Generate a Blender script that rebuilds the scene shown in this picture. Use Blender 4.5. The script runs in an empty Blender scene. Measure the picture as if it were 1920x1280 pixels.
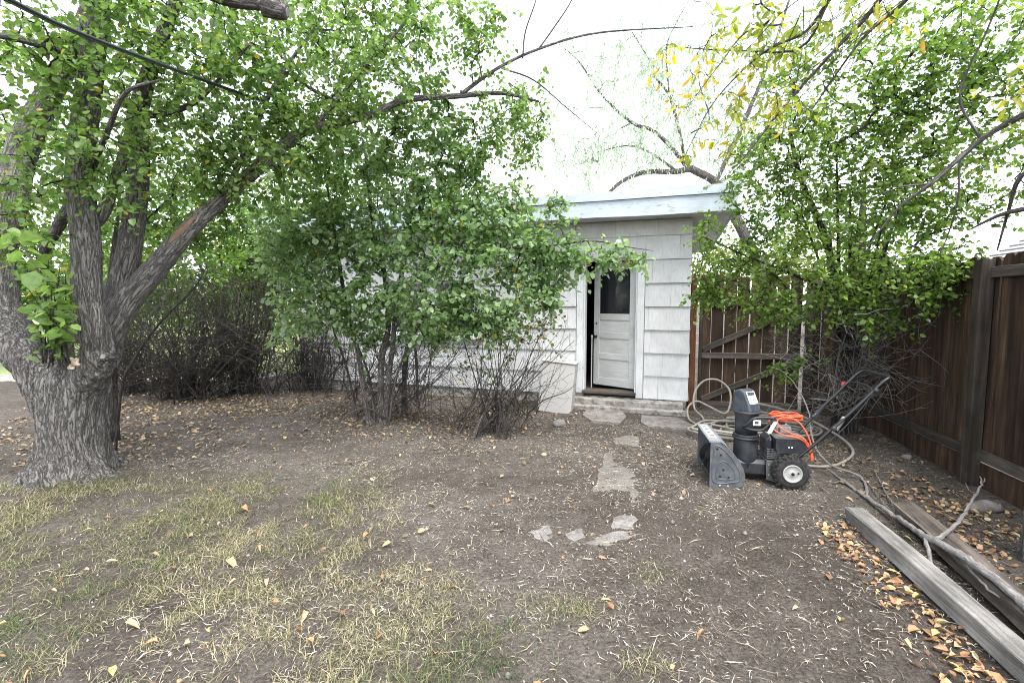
import bpy, math, random
import numpy as np
from mathutils import Vector, Matrix
R = math.radians
rng = np.random.default_rng(7)
random.seed(7)
scene = bpy.context.scene
COL = scene.collection

# ------------------------------------------------------------------ camera, sky, sun, exposure
CAM_H = 1.6
PITCH = math.atan(72 / 907)
cam = bpy.data.cameras.new('camera'); cam.lens = 17.0; cam.sensor_width = 36.0
cam.clip_start = 0.05; cam.clip_end = 2000
camo = bpy.data.objects.new('camera', cam); COL.objects.link(camo)
camo.location = (0, 0, CAM_H); camo.rotation_euler = (R(90) - PITCH, 0, 0)
scene.camera = camo

SUN_EL, SUN_AZ = R(64), R(152)          # high veiled sun behind the viewer's right shoulder
world = bpy.data.worlds.new('World'); scene.world = world; world.use_nodes = True
wn = world.node_tree; wn.nodes.clear()
wo = wn.nodes.new('ShaderNodeOutputWorld'); wb = wn.nodes.new('ShaderNodeBackground')
sky = wn.nodes.new('ShaderNodeTexSky'); sky.sky_type = 'NISHITA'; sky.sun_disc = False
sky.sun_elevation = SUN_EL; sky.sun_rotation = SUN_AZ
sky.air_density = 1.0; sky.dust_density = 1.0; sky.ozone_density = 1.0
hs = wn.nodes.new('ShaderNodeHueSaturation'); hs.inputs['Saturation'].default_value = 0.32
wn.links.new(sky.outputs[0], hs.inputs['Color']); wn.links.new(hs.outputs[0], wb.inputs['Color'])
wb.inputs['Strength'].default_value = 0.15
wn.links.new(wb.outputs[0], wo.inputs['Surface'])
sl = bpy.data.lights.new('sun', 'SUN'); sl.energy = 1.3; sl.angle = R(40); sl.color = (1, 0.97, 0.93)
so = bpy.data.objects.new('sun', sl); COL.objects.link(so)
sd = Vector((math.sin(SUN_AZ) * math.cos(SUN_EL), math.cos(SUN_AZ) * math.cos(SUN_EL), math.sin(SUN_EL)))
so.rotation_euler = sd.to_track_quat('Z', 'Y').to_euler(); so.location = (0, -5, 12)
scene.view_settings.view_transform = 'Standard'; scene.view_settings.look = 'None'
scene.view_settings.gamma = 1.0; scene.view_settings.use_curve_mapping = False
scene.view_settings.exposure = 2.42
scene.render.engine = 'CYCLES'
scene.cycles.max_bounces = 8; scene.cycles.diffuse_bounces = 5; scene.cycles.transmission_bounces = 6
scene.cycles.transparent_max_bounces = 8
scene.cycles.use_denoising = True; scene.cycles.denoising_prefilter = 'NONE'; scene.cycles.use_adaptive_sampling = False; scene.cycles.sample_clamp_indirect = 3.0; scene.cycles.filter_width = 1.05

# ------------------------------------------------------------------ helpers
def at(px, py, Y):
    """world point at forward distance Y on the sight line through a photograph pixel (1920 wide)"""
    u = (px - 960) / 907.0; v = (640 - py) / 907.0
    dy = math.cos(PITCH) + v * math.sin(PITCH); dz = -math.sin(PITCH) + v * math.cos(PITCH)
    t = Y / dy
    return np.array((u * t, Y, CAM_H + dz * t))

def _h(ix, iy, iz, s):
    n = (ix * 374761393 + iy * 668265263 + iz * 2147483647 + s * 974711) & 0xffffffff
    n = ((n ^ (n >> 13)) * 1274126177) & 0xffffffff
    return ((n ^ (n >> 16)) & 0xffff) / 65535.0

def vnoise(p, s=0):
    p = np.asarray(p, float); i = np.floor(p).astype(np.int64); f = p - i; f = f * f * (3 - 2 * f)
    out = 0
    for dx in (0, 1):
        for dy in (0, 1):
            for dz in (0, 1):
                w = (f[..., 0] if dx else 1 - f[..., 0]) * (f[..., 1] if dy else 1 - f[..., 1]) * (f[..., 2] if dz else 1 - f[..., 2])
                out = out + w * _h(i[..., 0] + dx, i[..., 1] + dy, i[..., 2] + dz, s)
    return out

def n2(x, y, sc, s=0, octv=2):
    x = np.asarray(x, float); y = np.asarray(y, float); o = 0; a = 1; t = 0
    for k in range(octv):
        o = o + a * vnoise(np.stack([x * sc * 2 ** k, y * sc * 2 ** k, np.full_like(x, 3.3 * k)], -1), s + k); t += a; a *= .5
    return o / t

def gh(x, y):
    """ground height"""
    x = np.asarray(x, float); y = np.asarray(y, float)
    fade = np.clip((13 - np.hypot(x, y - 4)) / 4, 0, 1)
    m = .05 * (n2(x, y, .45, 1) - .5) + .022 * (n2(x, y, 2.2, 5) - .5) + .012 * (n2(x, y, 9, 9) - .5)
    m = m + .06 * np.exp(-((x + 3.9) ** 2 + (y - 4.2) ** 2) / .5) + .05 * np.exp(-((x + 1.7) ** 2 + (y - 6.5) ** 2) / .5)
    m = m + .04 * np.exp(-((x - 4.0) ** 2 + (y - 5.7) ** 2) / .2)
    return m * fade
def g1(x, y): return float(gh(np.array([x]), np.array([y]))[0])

class MB:
    def __init__(s): s.v = []; s.f = []; s.n = 0; s.co = []
    def add(s, verts, faces, co=None):
        verts = np.asarray(verts, float)
        s.v.append(verts); o = s.n
        s.f += [tuple(int(i) + o for i in f) for f in faces]
        s.n += len(verts); s.co.append(verts if co is None else np.asarray(co, float))
    def box(s, x0, x1, y0, y1, z0, z1, ch=0.0):
        if ch <= 0:
            v = [(x, y, z) for x in (x0, x1) for y in (y0, y1) for z in (z0, z1)]
            s.add(v, [(0, 1, 3, 2), (4, 6, 7, 5), (0, 4, 5, 1), (2, 3, 7, 6), (0, 2, 6, 4), (1, 5, 7, 3)]); return
        c = min(ch, (x1 - x0) * .45, (y1 - y0) * .45, (z1 - z0) * .45)
        v = []; idx = {}
        for ix, x in enumerate((x0, x1)):
            for iy, y in enumerate((y0, y1)):
                for iz, z in enumerate((z0, z1)):
                    sx, sy, sz = (1, -1)[ix], (1, -1)[iy], (1, -1)[iz]
                    for k, p in enumerate(((x, y + sy * c, z + sz * c), (x + sx * c, y, z + sz * c), (x + sx * c, y + sy * c, z))):
                        idx[(ix, iy, iz, k)] = len(v); v.append(p)
        F = []
        I = lambda a, b, c_, k: idx[(a, b, c_, k)]
        q = [(0, 0), (1, 0), (1, 1), (0, 1)]
        for a in (0, 1):
            for k in range(3):
                f = [I(*((a, m, n) if k == 0 else (m, a, n) if k == 1 else (m, n, a)), k) for m, n in q]
                F.append(f)
        for m in (0, 1):
            for n in (0, 1):
                F.append([I(0, m, n, 1), I(1, m, n, 1), I(1, m, n, 2), I(0, m, n, 2)])
                F.append([I(m, 0, n, 0), I(m, 1, n, 0), I(m, 1, n, 2), I(m, 0, n, 2)])
                F.append([I(m, n, 0, 0), I(m, n, 1, 0), I(m, n, 1, 1), I(m, n, 0, 1)])
        for m in (0, 1):
            for n in (0, 1):
                for o in (0, 1): F.append([I(m, n, o, 0), I(m, n, o, 1), I(m, n, o, 2)])
        vv = np.array(v); cen = vv.mean(0); G = []
        for f in F:
            p = vv[f]; nn = np.cross(p[1] - p[0], p[2] - p[0])
            G.append(f if np.dot(nn, p.mean(0) - cen) > 0 else f[::-1])
        s.add(v, G)
    def prism(s, poly, a0, a1, axis='y'):
        """poly: list of 2D points; axis y -> (x,z), z -> (x,y), x -> (y,z)"""
        n = len(poly); v = []
        for a in (a0, a1):
            for p, q in poly: v.append((p, a, q) if axis == 'y' else (p, q, a) if axis == 'z' else (a, p, q))
        F = [tuple(range(n))[::-1], tuple(range(n, 2 * n))] + [(i, (i + 1) % n, n + (i + 1) % n, n + i) for i in range(n)]
        area = sum(poly[i][0] * poly[(i + 1) % n][1] - poly[(i + 1) % n][0] * poly[i][1] for i in range(n))
        flip = (area < 0) != (axis == 'y')
        s.add(v, [f[::-1] for f in F] if flip else F)
    def tube(s, pts, rad, sides=8, cap=True, L0=0.0, ridge=None, closed=False):
        pts = np.asarray(pts, float); n = len(pts); rad = np.full(n, rad) if np.isscalar(rad) else np.asarray(rad, float)
        T = np.gradient(pts, axis=0)
        if closed: T = np.roll(pts, -1, 0) - np.roll(pts, 1, 0)
        T /= np.linalg.norm(T, axis=1)[:, None] + 1e-9
        u = np.cross(T[0], (0.21, 0.93, 0.3)); u /= np.linalg.norm(u)
        th = np.arange(sides) * 2 * math.pi / sides; c, sn = np.cos(th), np.sin(th)
        seg = np.r_[0, np.cumsum(np.linalg.norm(np.diff(pts, axis=0), axis=1))] + L0
        V = np.empty((n, sides, 3)); CO = np.empty((n, sides, 3))
        for i in range(n):
            u = u - T[i] * np.dot(u, T[i]); u /= np.linalg.norm(u) + 1e-9; w = np.cross(T[i], u)
            r = rad[i]
            CO[i, :, 0] = c * max(r, .02); CO[i, :, 1] = sn * max(r, .02); CO[i, :, 2] = seg[i]
            V[i] = c[:, None] * u + sn[:, None] * w
        rr = rad[:, None] * np.ones((1, sides))
        if ridge is not None: rr = rr + ridge(CO.reshape(-1, 3)).reshape(n, sides) * np.clip(rad[:, None] * 6, 0, 1)
        V = pts[:, None, :] + V * rr[..., None]
        F = []
        for i in range(n - 1 if not closed else n):
            a = i * sides; b = ((i + 1) % n) * sides
            for k in range(sides):
                k2 = (k + 1) % sides; F.append((a + k, a + k2, b + k2, b + k))
        if cap and not closed: F.append(tuple(range(sides))[::-1]); F.append(tuple(range((n - 1) * sides, n * sides)))
        s.add(V.reshape(-1, 3), F, CO.reshape(-1, 3))
    def lathe(s, prof, cx, cy, cz, axis='z', sides=24):
        """prof: list of (radius, height)"""
        V = []; n = len(prof)
        for r, h in prof:
            for k in range(sides):
                t = k * 2 * math.pi / sides; a, b = r * math.cos(t), r * math.sin(t)
                V.append((cx + a, cy + b, cz + h) if axis == 'z' else (cx + b, cy + h, cz + a) if axis == 'y' else (cx + h, cy + a, cz + b))
        F = [(i * sides + k, i * sides + (k + 1) % sides, (i + 1) * sides + (k + 1) % sides, (i + 1) * sides + k) for i in range(n - 1) for k in range(sides)]
        F.append(tuple(range(sides))[::-1]); F.append(tuple(range((n - 1) * sides, n * sides)))
        s.add(V, F)
    def mesh(s, name, smooth=False, co=False):
        me = bpy.data.meshes.new(name)
        me.from_pydata(np.concatenate(s.v).tolist(), [], s.f)
        if smooth: me.polygons.foreach_set('use_smooth', [True] * len(me.polygons))
        if co:
            at_ = me.attributes.new('barkco', 'FLOAT_VECTOR', 'POINT'); at_.data.foreach_set('vector', np.concatenate(s.co).ravel())
        me.update(); return me

def fast_mesh(name, V, faces, tint=None, smooth=False):
    """V (n,3); faces: list of (m,k) int arrays"""
    me = bpy.data.meshes.new(name); me.vertices.add(len(V)); me.vertices.foreach_set('co', np.ascontiguousarray(V, np.float32).ravel())
    lv = np.concatenate([f.ravel() for f in faces]).astype(np.int32)
    lt = np.concatenate([np.full(len(f), f.shape[1]) for f in faces]).astype(np.int32)
    ls = np.r_[0, np.cumsum(lt)[:-1]].astype(np.int32)
    me.loops.add(len(lv)); me.loops.foreach_set('vertex_index', lv)
    me.polygons.add(len(lt)); me.polygons.foreach_set('loop_start', ls); me.polygons.foreach_set('loop_total', lt)
    if smooth: me.polygons.foreach_set('use_smooth', np.ones(len(lt), bool))
    if tint is not None:
        a = me.attributes.new('tint', 'FLOAT', 'POINT'); a.data.foreach_set('value', np.asarray(tint, np.float32))
    me.update(calc_edges=True); me.validate(); return me

def obj(name, me, mat=None, parent=None, loc=None, kind=None):
    if isinstance(me, MB): me = me.mesh(name)
    o = bpy.data.objects.new(name, me); COL.objects.link(o)
    if mat is not None and len(me.materials) == 0: me.materials.append(mat)
    if parent is not None: o.parent = parent
    if loc is not None: o.location = loc
    if kind: o['kind'] = kind
    return o
def tag(o, label, cat, group=None, kind=None):
    o['label'] = label; o['category'] = cat
    if group: o['group'] = group
    if kind: o['kind'] = kind
    return o
def thing(name, label, cat, loc=(0, 0, 0), rz=0, group=None):
    o = bpy.data.objects.new(name, None); COL.objects.link(o); o.empty_display_size = .1
    o.location = loc; o.rotation_euler = (0, 0, rz); return tag(o, label, cat, group)

def spline(pts, step=.05, closed=False):
    """Catmull-Rom through rows of pts (any number of columns)"""
    P = np.asarray(pts, float); n = len(P); out = []
    rngi = range(n if closed else n - 1)
    for i in rngi:
        if closed: p0, p1, p2, p3 = P[(i - 1) % n], P[i], P[(i + 1) % n], P[(i + 2) % n]
        else:
            p1, p2 = P[i], P[i + 1]
            p0 = P[i - 1] if i > 0 else 2 * p1 - p2
            p3 = P[i + 2] if i + 2 < n else 2 * p2 - p1
        m = max(2, int(np.linalg.norm((p2 - p1)[:3]) / step)); t = np.arange(m)[:, None] / m
        out.append(.5 * (2 * p1 + (p2 - p0) * t + (2 * p0 - 5 * p1 + 4 * p2 - p3) * t ** 2 + (3 * p1 - 3 * p2 + p3 - p0) * t ** 3))
    if not closed: out.append(P[-1:])
    return np.concatenate(out)

# ------------------------------------------------------------------ materials
def newmat(name):
    m = bpy.data.materials.new(name); m.use_nodes = True; nt = m.node_tree
    return m, nt, nt.nodes['Principled BSDF'], nt.nodes['Material Output']
def nd(nt, t, **kw):
    n = nt.nodes.new(t)
    for k, v in kw.items():
        if k.startswith('i_'): n.inputs[k[2:].replace('_', ' ')].default_value = v
        else: setattr(n, k, v)
    return n
def L(nt, a, b): nt.links.new(a, b)
def coords(nt, kind='Object', scale=(1, 1, 1), attr=None, rand=False):
    if attr: c = nd(nt, 'ShaderNodeAttribute', attribute_name=attr).outputs['Vector']
    elif kind == 'Position': c = nd(nt, 'ShaderNodeNewGeometry').outputs['Position']
    else: c = nd(nt, 'ShaderNodeTexCoord').outputs[kind]
    mp = nd(nt, 'ShaderNodeMapping'); mp.inputs['Scale'].default_value = scale; L(nt, c, mp.inputs['Vector'])
    if rand:
        oi = nd(nt, 'ShaderNodeObjectInfo'); mu = nd(nt, 'ShaderNodeMath', operation='MULTIPLY'); mu.inputs[1].default_value = 37.0
        L(nt, oi.outputs['Random'], mu.inputs[0]); L(nt, mu.outputs[0], mp.inputs['Location'])
    return mp.outputs[0]
def noise(nt, vec, scale, detail=4, rough=.55, dist=0):
    n = nd(nt, 'ShaderNodeTexNoise'); n.inputs['Scale'].default_value = scale; n.inputs['Detail'].default_value = detail
    n.inputs['Roughness'].default_value = rough; n.inputs['Distortion'].default_value = dist; L(nt, vec, n.inputs['Vector']); return n.outputs['Fac']
def ramp(nt, fac, stops):
    r = nd(nt, 'ShaderNodeValToRGB'); e = r.color_ramp.elements
    while len(e) < len(stops): e.new(.5)
    for k, (p, c) in enumerate(stops): e[k].position = p; e[k].color = (*c, 1) if len(c) == 3 else c
    L(nt, fac, r.inputs['Fac']); return r.outputs['Color']
def mix(nt, fac, a, b, typ='MIX'):
    m = nd(nt, 'ShaderNodeMix', data_type='RGBA', blend_type=typ)
    for s, v in ((m.inputs[0], fac), (m.inputs[6], a), (m.inputs[7], b)):
        if hasattr(v, 'links') or isinstance(v, bpy.types.NodeSocket): L(nt, v, s)
        else: s.default_value = v if not isinstance(v, tuple) else (*v[:3], 1)
    return m.outputs[2]
def bump(nt, bs, h, strength=.5, dist=.02, prev=None):
    b = nd(nt, 'ShaderNodeBump'); b.inputs['Strength'].default_value = strength; b.inputs['Distance'].default_value = dist
    L(nt, h, b.inputs['Height'])
    if prev is not None: L(nt, prev, b.inputs['Normal'])
    L(nt, b.outputs[0], bs.inputs['Normal']); return b.outputs[0]
G = lambda v: (v, v, v)

def m_plain(name, col, rough=.5, metal=0, vary=.15, sc=40, spec=.5):
    m, nt, bs, _ = newmat(name)
    c = coords(nt); f = noise(nt, c, sc, 5)
    L(nt, ramp(nt, f, [(.3, tuple(x * (1 - vary) for x in col)), (.7, tuple(min(1, x * (1 + vary)) for x in col))]), bs.inputs['Base Color'])
    bs.inputs['Roughness'].default_value = rough; bs.inputs['Metallic'].default_value = metal; bs.inputs['Specular IOR Level'].default_value = spec
    return m
def m_dusty(name, col, dust, rough=.45, amt=.5, sc=14):
    m, nt, bs, _ = newmat(name); c = coords(nt)
    f = noise(nt, c, sc, 8, .65); f2 = ramp(nt, f, [(.42, G(0)), (.72, G(amt))])
    L(nt, mix(nt, f2, col, dust), bs.inputs['Base Color'])
    L(nt, ramp(nt, f, [(.3, G(rough)), (.7, G(min(1, rough + .35)))]), bs.inputs['Roughness'])
    bump(nt, bs, noise(nt, c, 220, 2), .15, .002); return m
def m_soil():
    m, nt, bs, _ = newmat('soil'); p = coords(nt, 'Position')
    big = noise(nt, p, .55, 7, .62, .4); mid = noise(nt, p, 7, 6, .65); fine = noise(nt, p, 60, 6, .7)
    a = ramp(nt, big, [(.32, (.044, .036, .029)), (.46, (.076, .064, .053)), (.58, (.124, .108, .093)), (.70, (.18, .162, .142))])
    b = ramp(nt, mid, [(.3, (.036, .028, .023)), (.5, (.078, .065, .054)), (.75, (.16, .141, .122))])
    c = mix(nt, .42, a, b)
    sp = ramp(nt, fine, [(.33, G(.45)), (.5, G(1.0)), (.68, G(1.7))])
    c = mix(nt, 1.0, c, sp, 'MULTIPLY')
    v = nd(nt, 'ShaderNodeTexVoronoi'); v.inputs['Scale'].default_value = 95; L(nt, p, v.inputs['Vector'])
    chips = ramp(nt, v.outputs['Distance'], [(.10, G(1)), (.17, G(0))])
    sel = ramp(nt, v.outputs['Color'], [(.66, G(0)), (.7, G(.75))])
    cm = mix(nt, 1.0, chips, sel, 'MULTIPLY')
    c = mix(nt, cm, c, (.30, .26, .21))
    L(nt, c, bs.inputs['Base Color']); bs.inputs['Roughness'].default_value = .95; bs.inputs['Specular IOR Level'].default_value = .15
    h = nd(nt, 'ShaderNodeMath', operation='ADD'); L(nt, mid, h.inputs[0]); L(nt, fine, h.inputs[1])
    bump(nt, bs, h.outputs[0], .9, .03); return m
def m_bark(name, dark, mid, light, su=22, sv=3.2, moss=None, strength=1.0, deep=.42):
    m, nt, bs, _ = newmat(name); c = coords(nt, attr='barkco', scale=(1, 1, sv / su))
    a = noise(nt, c, su, 9, .68, .3); b = noise(nt, c, su * 3.5, 6, .75)
    def fiss(scale, w, dist):
        f = noise(nt, c, scale, 5, .55, dist); s1 = nd(nt, 'ShaderNodeMath', operation='SUBTRACT'); L(nt, f, s1.inputs[0]); s1.inputs[1].default_value = .5
        ab = nd(nt, 'ShaderNodeMath', operation='ABSOLUTE'); L(nt, s1.outputs[0], ab.inputs[0]); return ramp(nt, ab.outputs[0], [(.0, G(0)), (w, G(.8)), (w * 3, G(1))])
    crack = mix(nt, 1.0, fiss(su * .55, .035, .8), fiss(su * 1.1, .03, .5), 'MULTIPLY')
    col = ramp(nt, a, [(.28, dark), (.5, mid), (.72, light)])
    col = mix(nt, 1.0, col, ramp(nt, crack, [(0, G(deep)), (1, G(1.08))]), 'MULTIPLY')
    col = mix(nt, .5, col, mix(nt, 1.0, col, ramp(nt, b, [(.3, G(.66)), (.7, G(1.35))]), 'MULTIPLY'))
    if moss:
        p = coords(nt, 'Position'); mo = ramp(nt, noise(nt, p, 7, 5, .7), [(.60, G(0)), (.74, G(.4))]); col = mix(nt, mo, col, moss)
    L(nt, col, bs.inputs['Base Color']); bs.inputs['Roughness'].default_value = .9; bs.inputs['Specular IOR Level'].default_value = .2
    h = nd(nt, 'ShaderNodeMath', operation='MULTIPLY_ADD'); L(nt, crack, h.inputs[0]); h.inputs[1].default_value = .6; L(nt, a, h.inputs[2])
    bump(nt, bs, h.outputs[0], strength, .03); return m
def m_leaf(name, stops, trans=.5, rough=.36, gain=1.8):
    m, nt, bs, out = newmat(name)
    t = nd(nt, 'ShaderNodeAttribute', attribute_name='tint').outputs['Fac']
    c = ramp(nt, t, stops)
    n = noise(nt, coords(nt, 'Position'), 38, 3); c = mix(nt, 1.0, c, ramp(nt, n, [(.3, G(.78)), (.7, G(1.22))]), 'MULTIPLY')
    L(nt, c, bs.inputs['Base Color']); bs.inputs['Roughness'].default_value = rough; bs.inputs['Specular IOR Level'].default_value = .4
    tr = nd(nt, 'ShaderNodeBsdfTranslucent'); L(nt, mix(nt, 1.0, c, (gain, gain * 1.05, gain * .7), 'MULTIPLY'), tr.inputs['Color'])
    ms = nd(nt, 'ShaderNodeMixShader'); ms.inputs[0].default_value = trans
    L(nt, bs.outputs[0], ms.inputs[1]); L(nt, tr.outputs[0], ms.inputs[2]); L(nt, ms.outputs[0], out.inputs['Surface']); return m
def m_tint(name, stops, rough=.8):
    m, nt, bs, out = newmat(name)
    t = nd(nt, 'ShaderNodeAttribute', attribute_name='tint').outputs['Fac']
    c = ramp(nt, t, stops); n = noise(nt, coords(nt, 'Position'), 90, 3)
    L(nt, mix(nt, 1.0, c, ramp(nt, n, [(.3, G(.75)), (.7, G(1.25))]), 'MULTIPLY'), bs.inputs['Base Color'])
    bs.inputs['Roughness'].default_value = rough; bs.inputs['Specular IOR Level'].default_value = .2; return m
def m_wood(name, stops, along='z', rough=.85, sc=18, strength=.5, knots=True, rv=.35):
    """weathered boards: grain along one object axis, each piece a little different"""
    m, nt, bs, _ = newmat(name); k = .06
    c = coords(nt, 'Object', (1, 1, k) if along == 'z' else (k, 1, 1), rand=True)
    a = noise(nt, c, sc, 7, .65, .4); b = noise(nt, c, sc * 5, 4, .7)
    col = ramp(nt, a, stops)
    p = coords(nt, 'Object', (1, 1, .5), rand=True); st = noise(nt, p, 2.6, 5, .6)
    col = mix(nt, 1.0, col, ramp(nt, st, [(.3, G(.5)), (.55, G(1.0)), (.75, G(1.5))]), 'MULTIPLY')
    oi = nd(nt, 'ShaderNodeObjectInfo'); col = mix(nt, 1.0, col, ramp(nt, oi.outputs['Random'], [(0, G(1 - rv)), (1, G(1 + rv))]), 'MULTIPLY')
    col = mix(nt, 1.0, col, ramp(nt, b, [(.3, G(.75)), (.7, G(1.2))]), 'MULTIPLY')
    L(nt, col, bs.inputs['Base Color']); bs.inputs['Roughness'].default_value = rough; bs.inputs['Specular IOR Level'].default_value = .25
    h = nd(nt, 'ShaderNodeMath', operation='ADD'); L(nt, a, h.inputs[0]); L(nt, b, h.inputs[1]); bump(nt, bs, h.outputs[0], strength, .008); return m
def m_paint(name, base, under, groove=True, wear=.5, axis='x', tone=.12, peel=(.60, .66)):
    """old white house paint: vertical combed grooves, grime streaks, flaked spots"""
    m, nt, bs, _ = newmat(name)
    st = (1, 1, .05) if axis == 'x' else (.05, 1, 1)
    c = coords(nt, 'Object', st, rand=True); grain = noise(nt, c, 90, 3, .6)
    p = coords(nt, 'Object', (1, 1, 1), rand=True); big = noise(nt, p, 3.0, 6, .6); spot = noise(nt, coords(nt, 'Object', (1, 1, .22) if axis == 'x' else (.22, 1, 1), rand=True), 34, 7, .7)
    oi = nd(nt, 'ShaderNodeObjectInfo')
    col = mix(nt, 1.0, base, ramp(nt, oi.outputs['Random'], [(0, G(1 - tone)), (1, G(1.0))]), 'MULTIPLY')
    col = mix(nt, 1.0, col, ramp(nt, grain, [(.25, G(.80)), (.52, G(1.0))]), 'MULTIPLY')
    col = mix(nt, 1.0, col, ramp(nt, big, [(.25, (.78, .77, .75)), (.62, G(1.0))]), 'MULTIPLY')
    fl = ramp(nt, spot, [(peel[0], G(0)), (peel[1], G(wear))]); col = mix(nt, fl, col, under)
    L(nt, col, bs.inputs['Base Color']); bs.inputs['Roughness'].default_value = .6; bs.inputs['Specular IOR Level'].default_value = .3
    h = nd(nt, 'ShaderNodeMath', operation='SUBTRACT'); L(nt, grain, h.inputs[0]); L(nt, fl, h.inputs[1])
    bump(nt, bs, h.outputs[0], .5 if groove else .25, .006); return m
def m_concrete(name, a, b, moss=False):
    m, nt, bs, _ = newmat(name); p = coords(nt, 'Position')
    big = noise(nt, p, 3, 7, .65); fine = noise(nt, p, 70, 4, .7)
    c = ramp(nt, big, [(.3, a), (.7, b)]); c = mix(nt, 1.0, c, ramp(nt, fine, [(.3, G(.65)), (.65, G(1.2))]), 'MULTIPLY')
    if moss: c = mix(nt, ramp(nt, noise(nt, p, 5.5, 4), [(.6, G(0)), (.7, G(.5))]), c, (.25, .22, .08))
    d = ramp(nt, noise(nt, p, 9, 7, .75), [(.46, G(0)), (.58, G(.9))]); c = mix(nt, d, c, (.10, .085, .072))
    L(nt, c, bs.inputs['Base Color']); bs.inputs['Roughness'].default_value = .9
    bump(nt, bs, fine, .4, .006); return m

MAT = {}
MAT['soil'] = m_soil()
MAT['bark'] = m_bark('grey_bark', (.115, .105, .096), (.185, .172, .158), (.275, .258, .24), 40, 6, (.16, .165, .10), 1.0, .45)
MAT['bark_limb'] = m_bark('brown_limb_bark', (.045, .038, .033), (.10, .088, .078), (.19, .172, .155), 44, 8, None, 1.0, .5)
MAT['bark_dark'] = m_bark('dark_bark', (.035, .03, .026), (.085, .073, .064), (.17, .15, .135), 34, 6)
MAT['bark_twig'] = m_bark('twig_bark', (.085, .074, .066), (.165, .147, .132), (.28, .255, .235), 60, 14)
MAT['bark_pale'] = m_bark('pale_twig_bark', (.14, .13, .12), (.215, .20, .188), (.31, .295, .28), 50, 10, None, .5, .72)
MAT['bark_hedge'] = m_bark('hedge_twig_bark', (.042, .036, .031), (.092, .080, .070), (.18, .162, .146), 60, 14)
greens = [(0, (.046, .088, .022)), (.3, (.090, .156, .038)), (.6, (.140, .214, .058)), (.8, (.185, .252, .092)), (.93, (.22, .28, .18)), (.985, (.30, .27, .04)), (1, (.42, .30, .04))]
MAT['leaf_tree'] = m_leaf('tree_leaf', greens)
MAT['leaf_shrub'] = m_leaf('shrub_leaf', [(0, (.054, .106, .034)), (.3, (.112, .188, .064)), (.6, (.178, .258, .115)), (.8, (.245, .320, .190)), (.95, (.30, .36, .28)), (.99, (.30, .30, .05)), (1, (.4, .25, .04))])
MAT['leaf_corner'] = m_leaf('corner_leaf', [(0, (.046, .090, .018)), (.35, (.102, .172, .033)), (.7, (.168, .244, .054)), (.93, (.22, .29, .09)), (1, (.33, .30, .05))])
MAT['leaf_yellow'] = m_leaf('yellowing_leaf', [(0, (.14, .20, .03)), (.3, (.28, .30, .04)), (.6, (.45, .36, .03)), (.85, (.45, .25, .03)), (1, (.30, .12, .02))], .45)
MAT['leaf_willow'] = m_leaf('willow_leaf', [(0, (.26, .31, .26)), (.5, (.36, .42, .37)), (1, (.48, .54, .49))], .5)
MAT['leaf_far'] = m_leaf('far_leaf', [(0, (.030, .065, .012)), (.5, (.075, .140, .022)), (.85, (.13, .20, .035)), (1, (.3, .28, .05))], .4)
MAT['leaf_rose'] = m_leaf('rose_leaf', [(0, (.03, .07, .015)), (.5, (.08, .14, .03)), (.72, (.12, .16, .05)), (.78, (.42, .32, .05)), (.92, (.5, .38, .06)), (1, (.42, .2, .06))])
MAT['grass'] = m_leaf('grass_blade', [(0, (.045, .080, .022)), (.3, (.090, .120, .040)), (.55, (.19, .18, .085)), (.8, (.33, .275, .16)), (1, (.46, .40, .27))], .3, .6, 1.2)
MAT['litter'] = m_tint('dry_litter', [(0, (.11, .085, .06)), (.35, (.25, .205, .15)), (.7, (.42, .37, .29)), (1, (.58, .55, .48))])
MAT['fallen'] = m_leaf('fallen_leaf', [(0, (.11, .065, .042)), (.3, (.25, .13, .065)), (.55, (.40, .215, .105)), (.75, (.48, .31, .18)), (.9, (.46, .36, .13)), (.97, (.48, .42, .27)), (1, (.16, .22, .08))], .2, .6, 1.2)
MAT['brown_fallen'] = m_leaf('brown_fallen_leaf', [(0, (.07, .05, .036)), (.4, (.18, .125, .078)), (.7, (.31, .215, .12)), (.9, (.40, .32, .22)), (1, (.44, .30, .09))], .15, .7, 1.2)
MAT['stone'] = m_tint('pebble_stone', [(0, (.07, .06, .053)), (.75, (.15, .135, .12)), (1, (.36, .34, .31))])
MAT['lawn'] = m_plain('lawn', (.16, .19, .06), .9, 0, .3, 6)
MAT['path'] = m_concrete('far_path', (.30, .26, .235), (.42, .37, .34))
MAT['concrete'] = m_concrete('step_concrete', (.22, .205, .18), (.38, .36, .33))
MAT['slab'] = m_concrete('slab_concrete', (.13, .12, .11), (.22, .21, .20), True)
MAT['slab_dirty'] = m_concrete('dirt_covered_slab', (.10, .088, .076), (.17, .155, .14), True)
MAT['stepstone'] = m_concrete('stepping_concrete', (.15, .135, .12), (.24, .22, .20))
MAT['shingle'] = m_paint('painted_shingle', (.60, .60, .595), (.38, .37, .35), True, .45, 'x', .12, (.62, .70))
MAT['trim'] = m_paint('painted_trim', (.58, .59, .59), (.30, .29, .27), False, .8, 'x', .06)
MAT['fascia'] = m_paint('painted_fascia', (.47, .525, .58), (.23, .23, .23), False, .9, 'y', .05, (.60, .65))
MAT['door'] = m_paint('painted_door', (.50, .505, .49), (.28, .27, .24), False, .6, 'y', .03, (.61, .68))
MAT['wall_core'] = m_plain('wall_sheathing', (.35, .33, .30), .9)
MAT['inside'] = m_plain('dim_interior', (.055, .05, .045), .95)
MAT['roofing'] = m_plain('roof_gravel', (.35, .35, .35), .95, 0, .3, 90)
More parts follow.
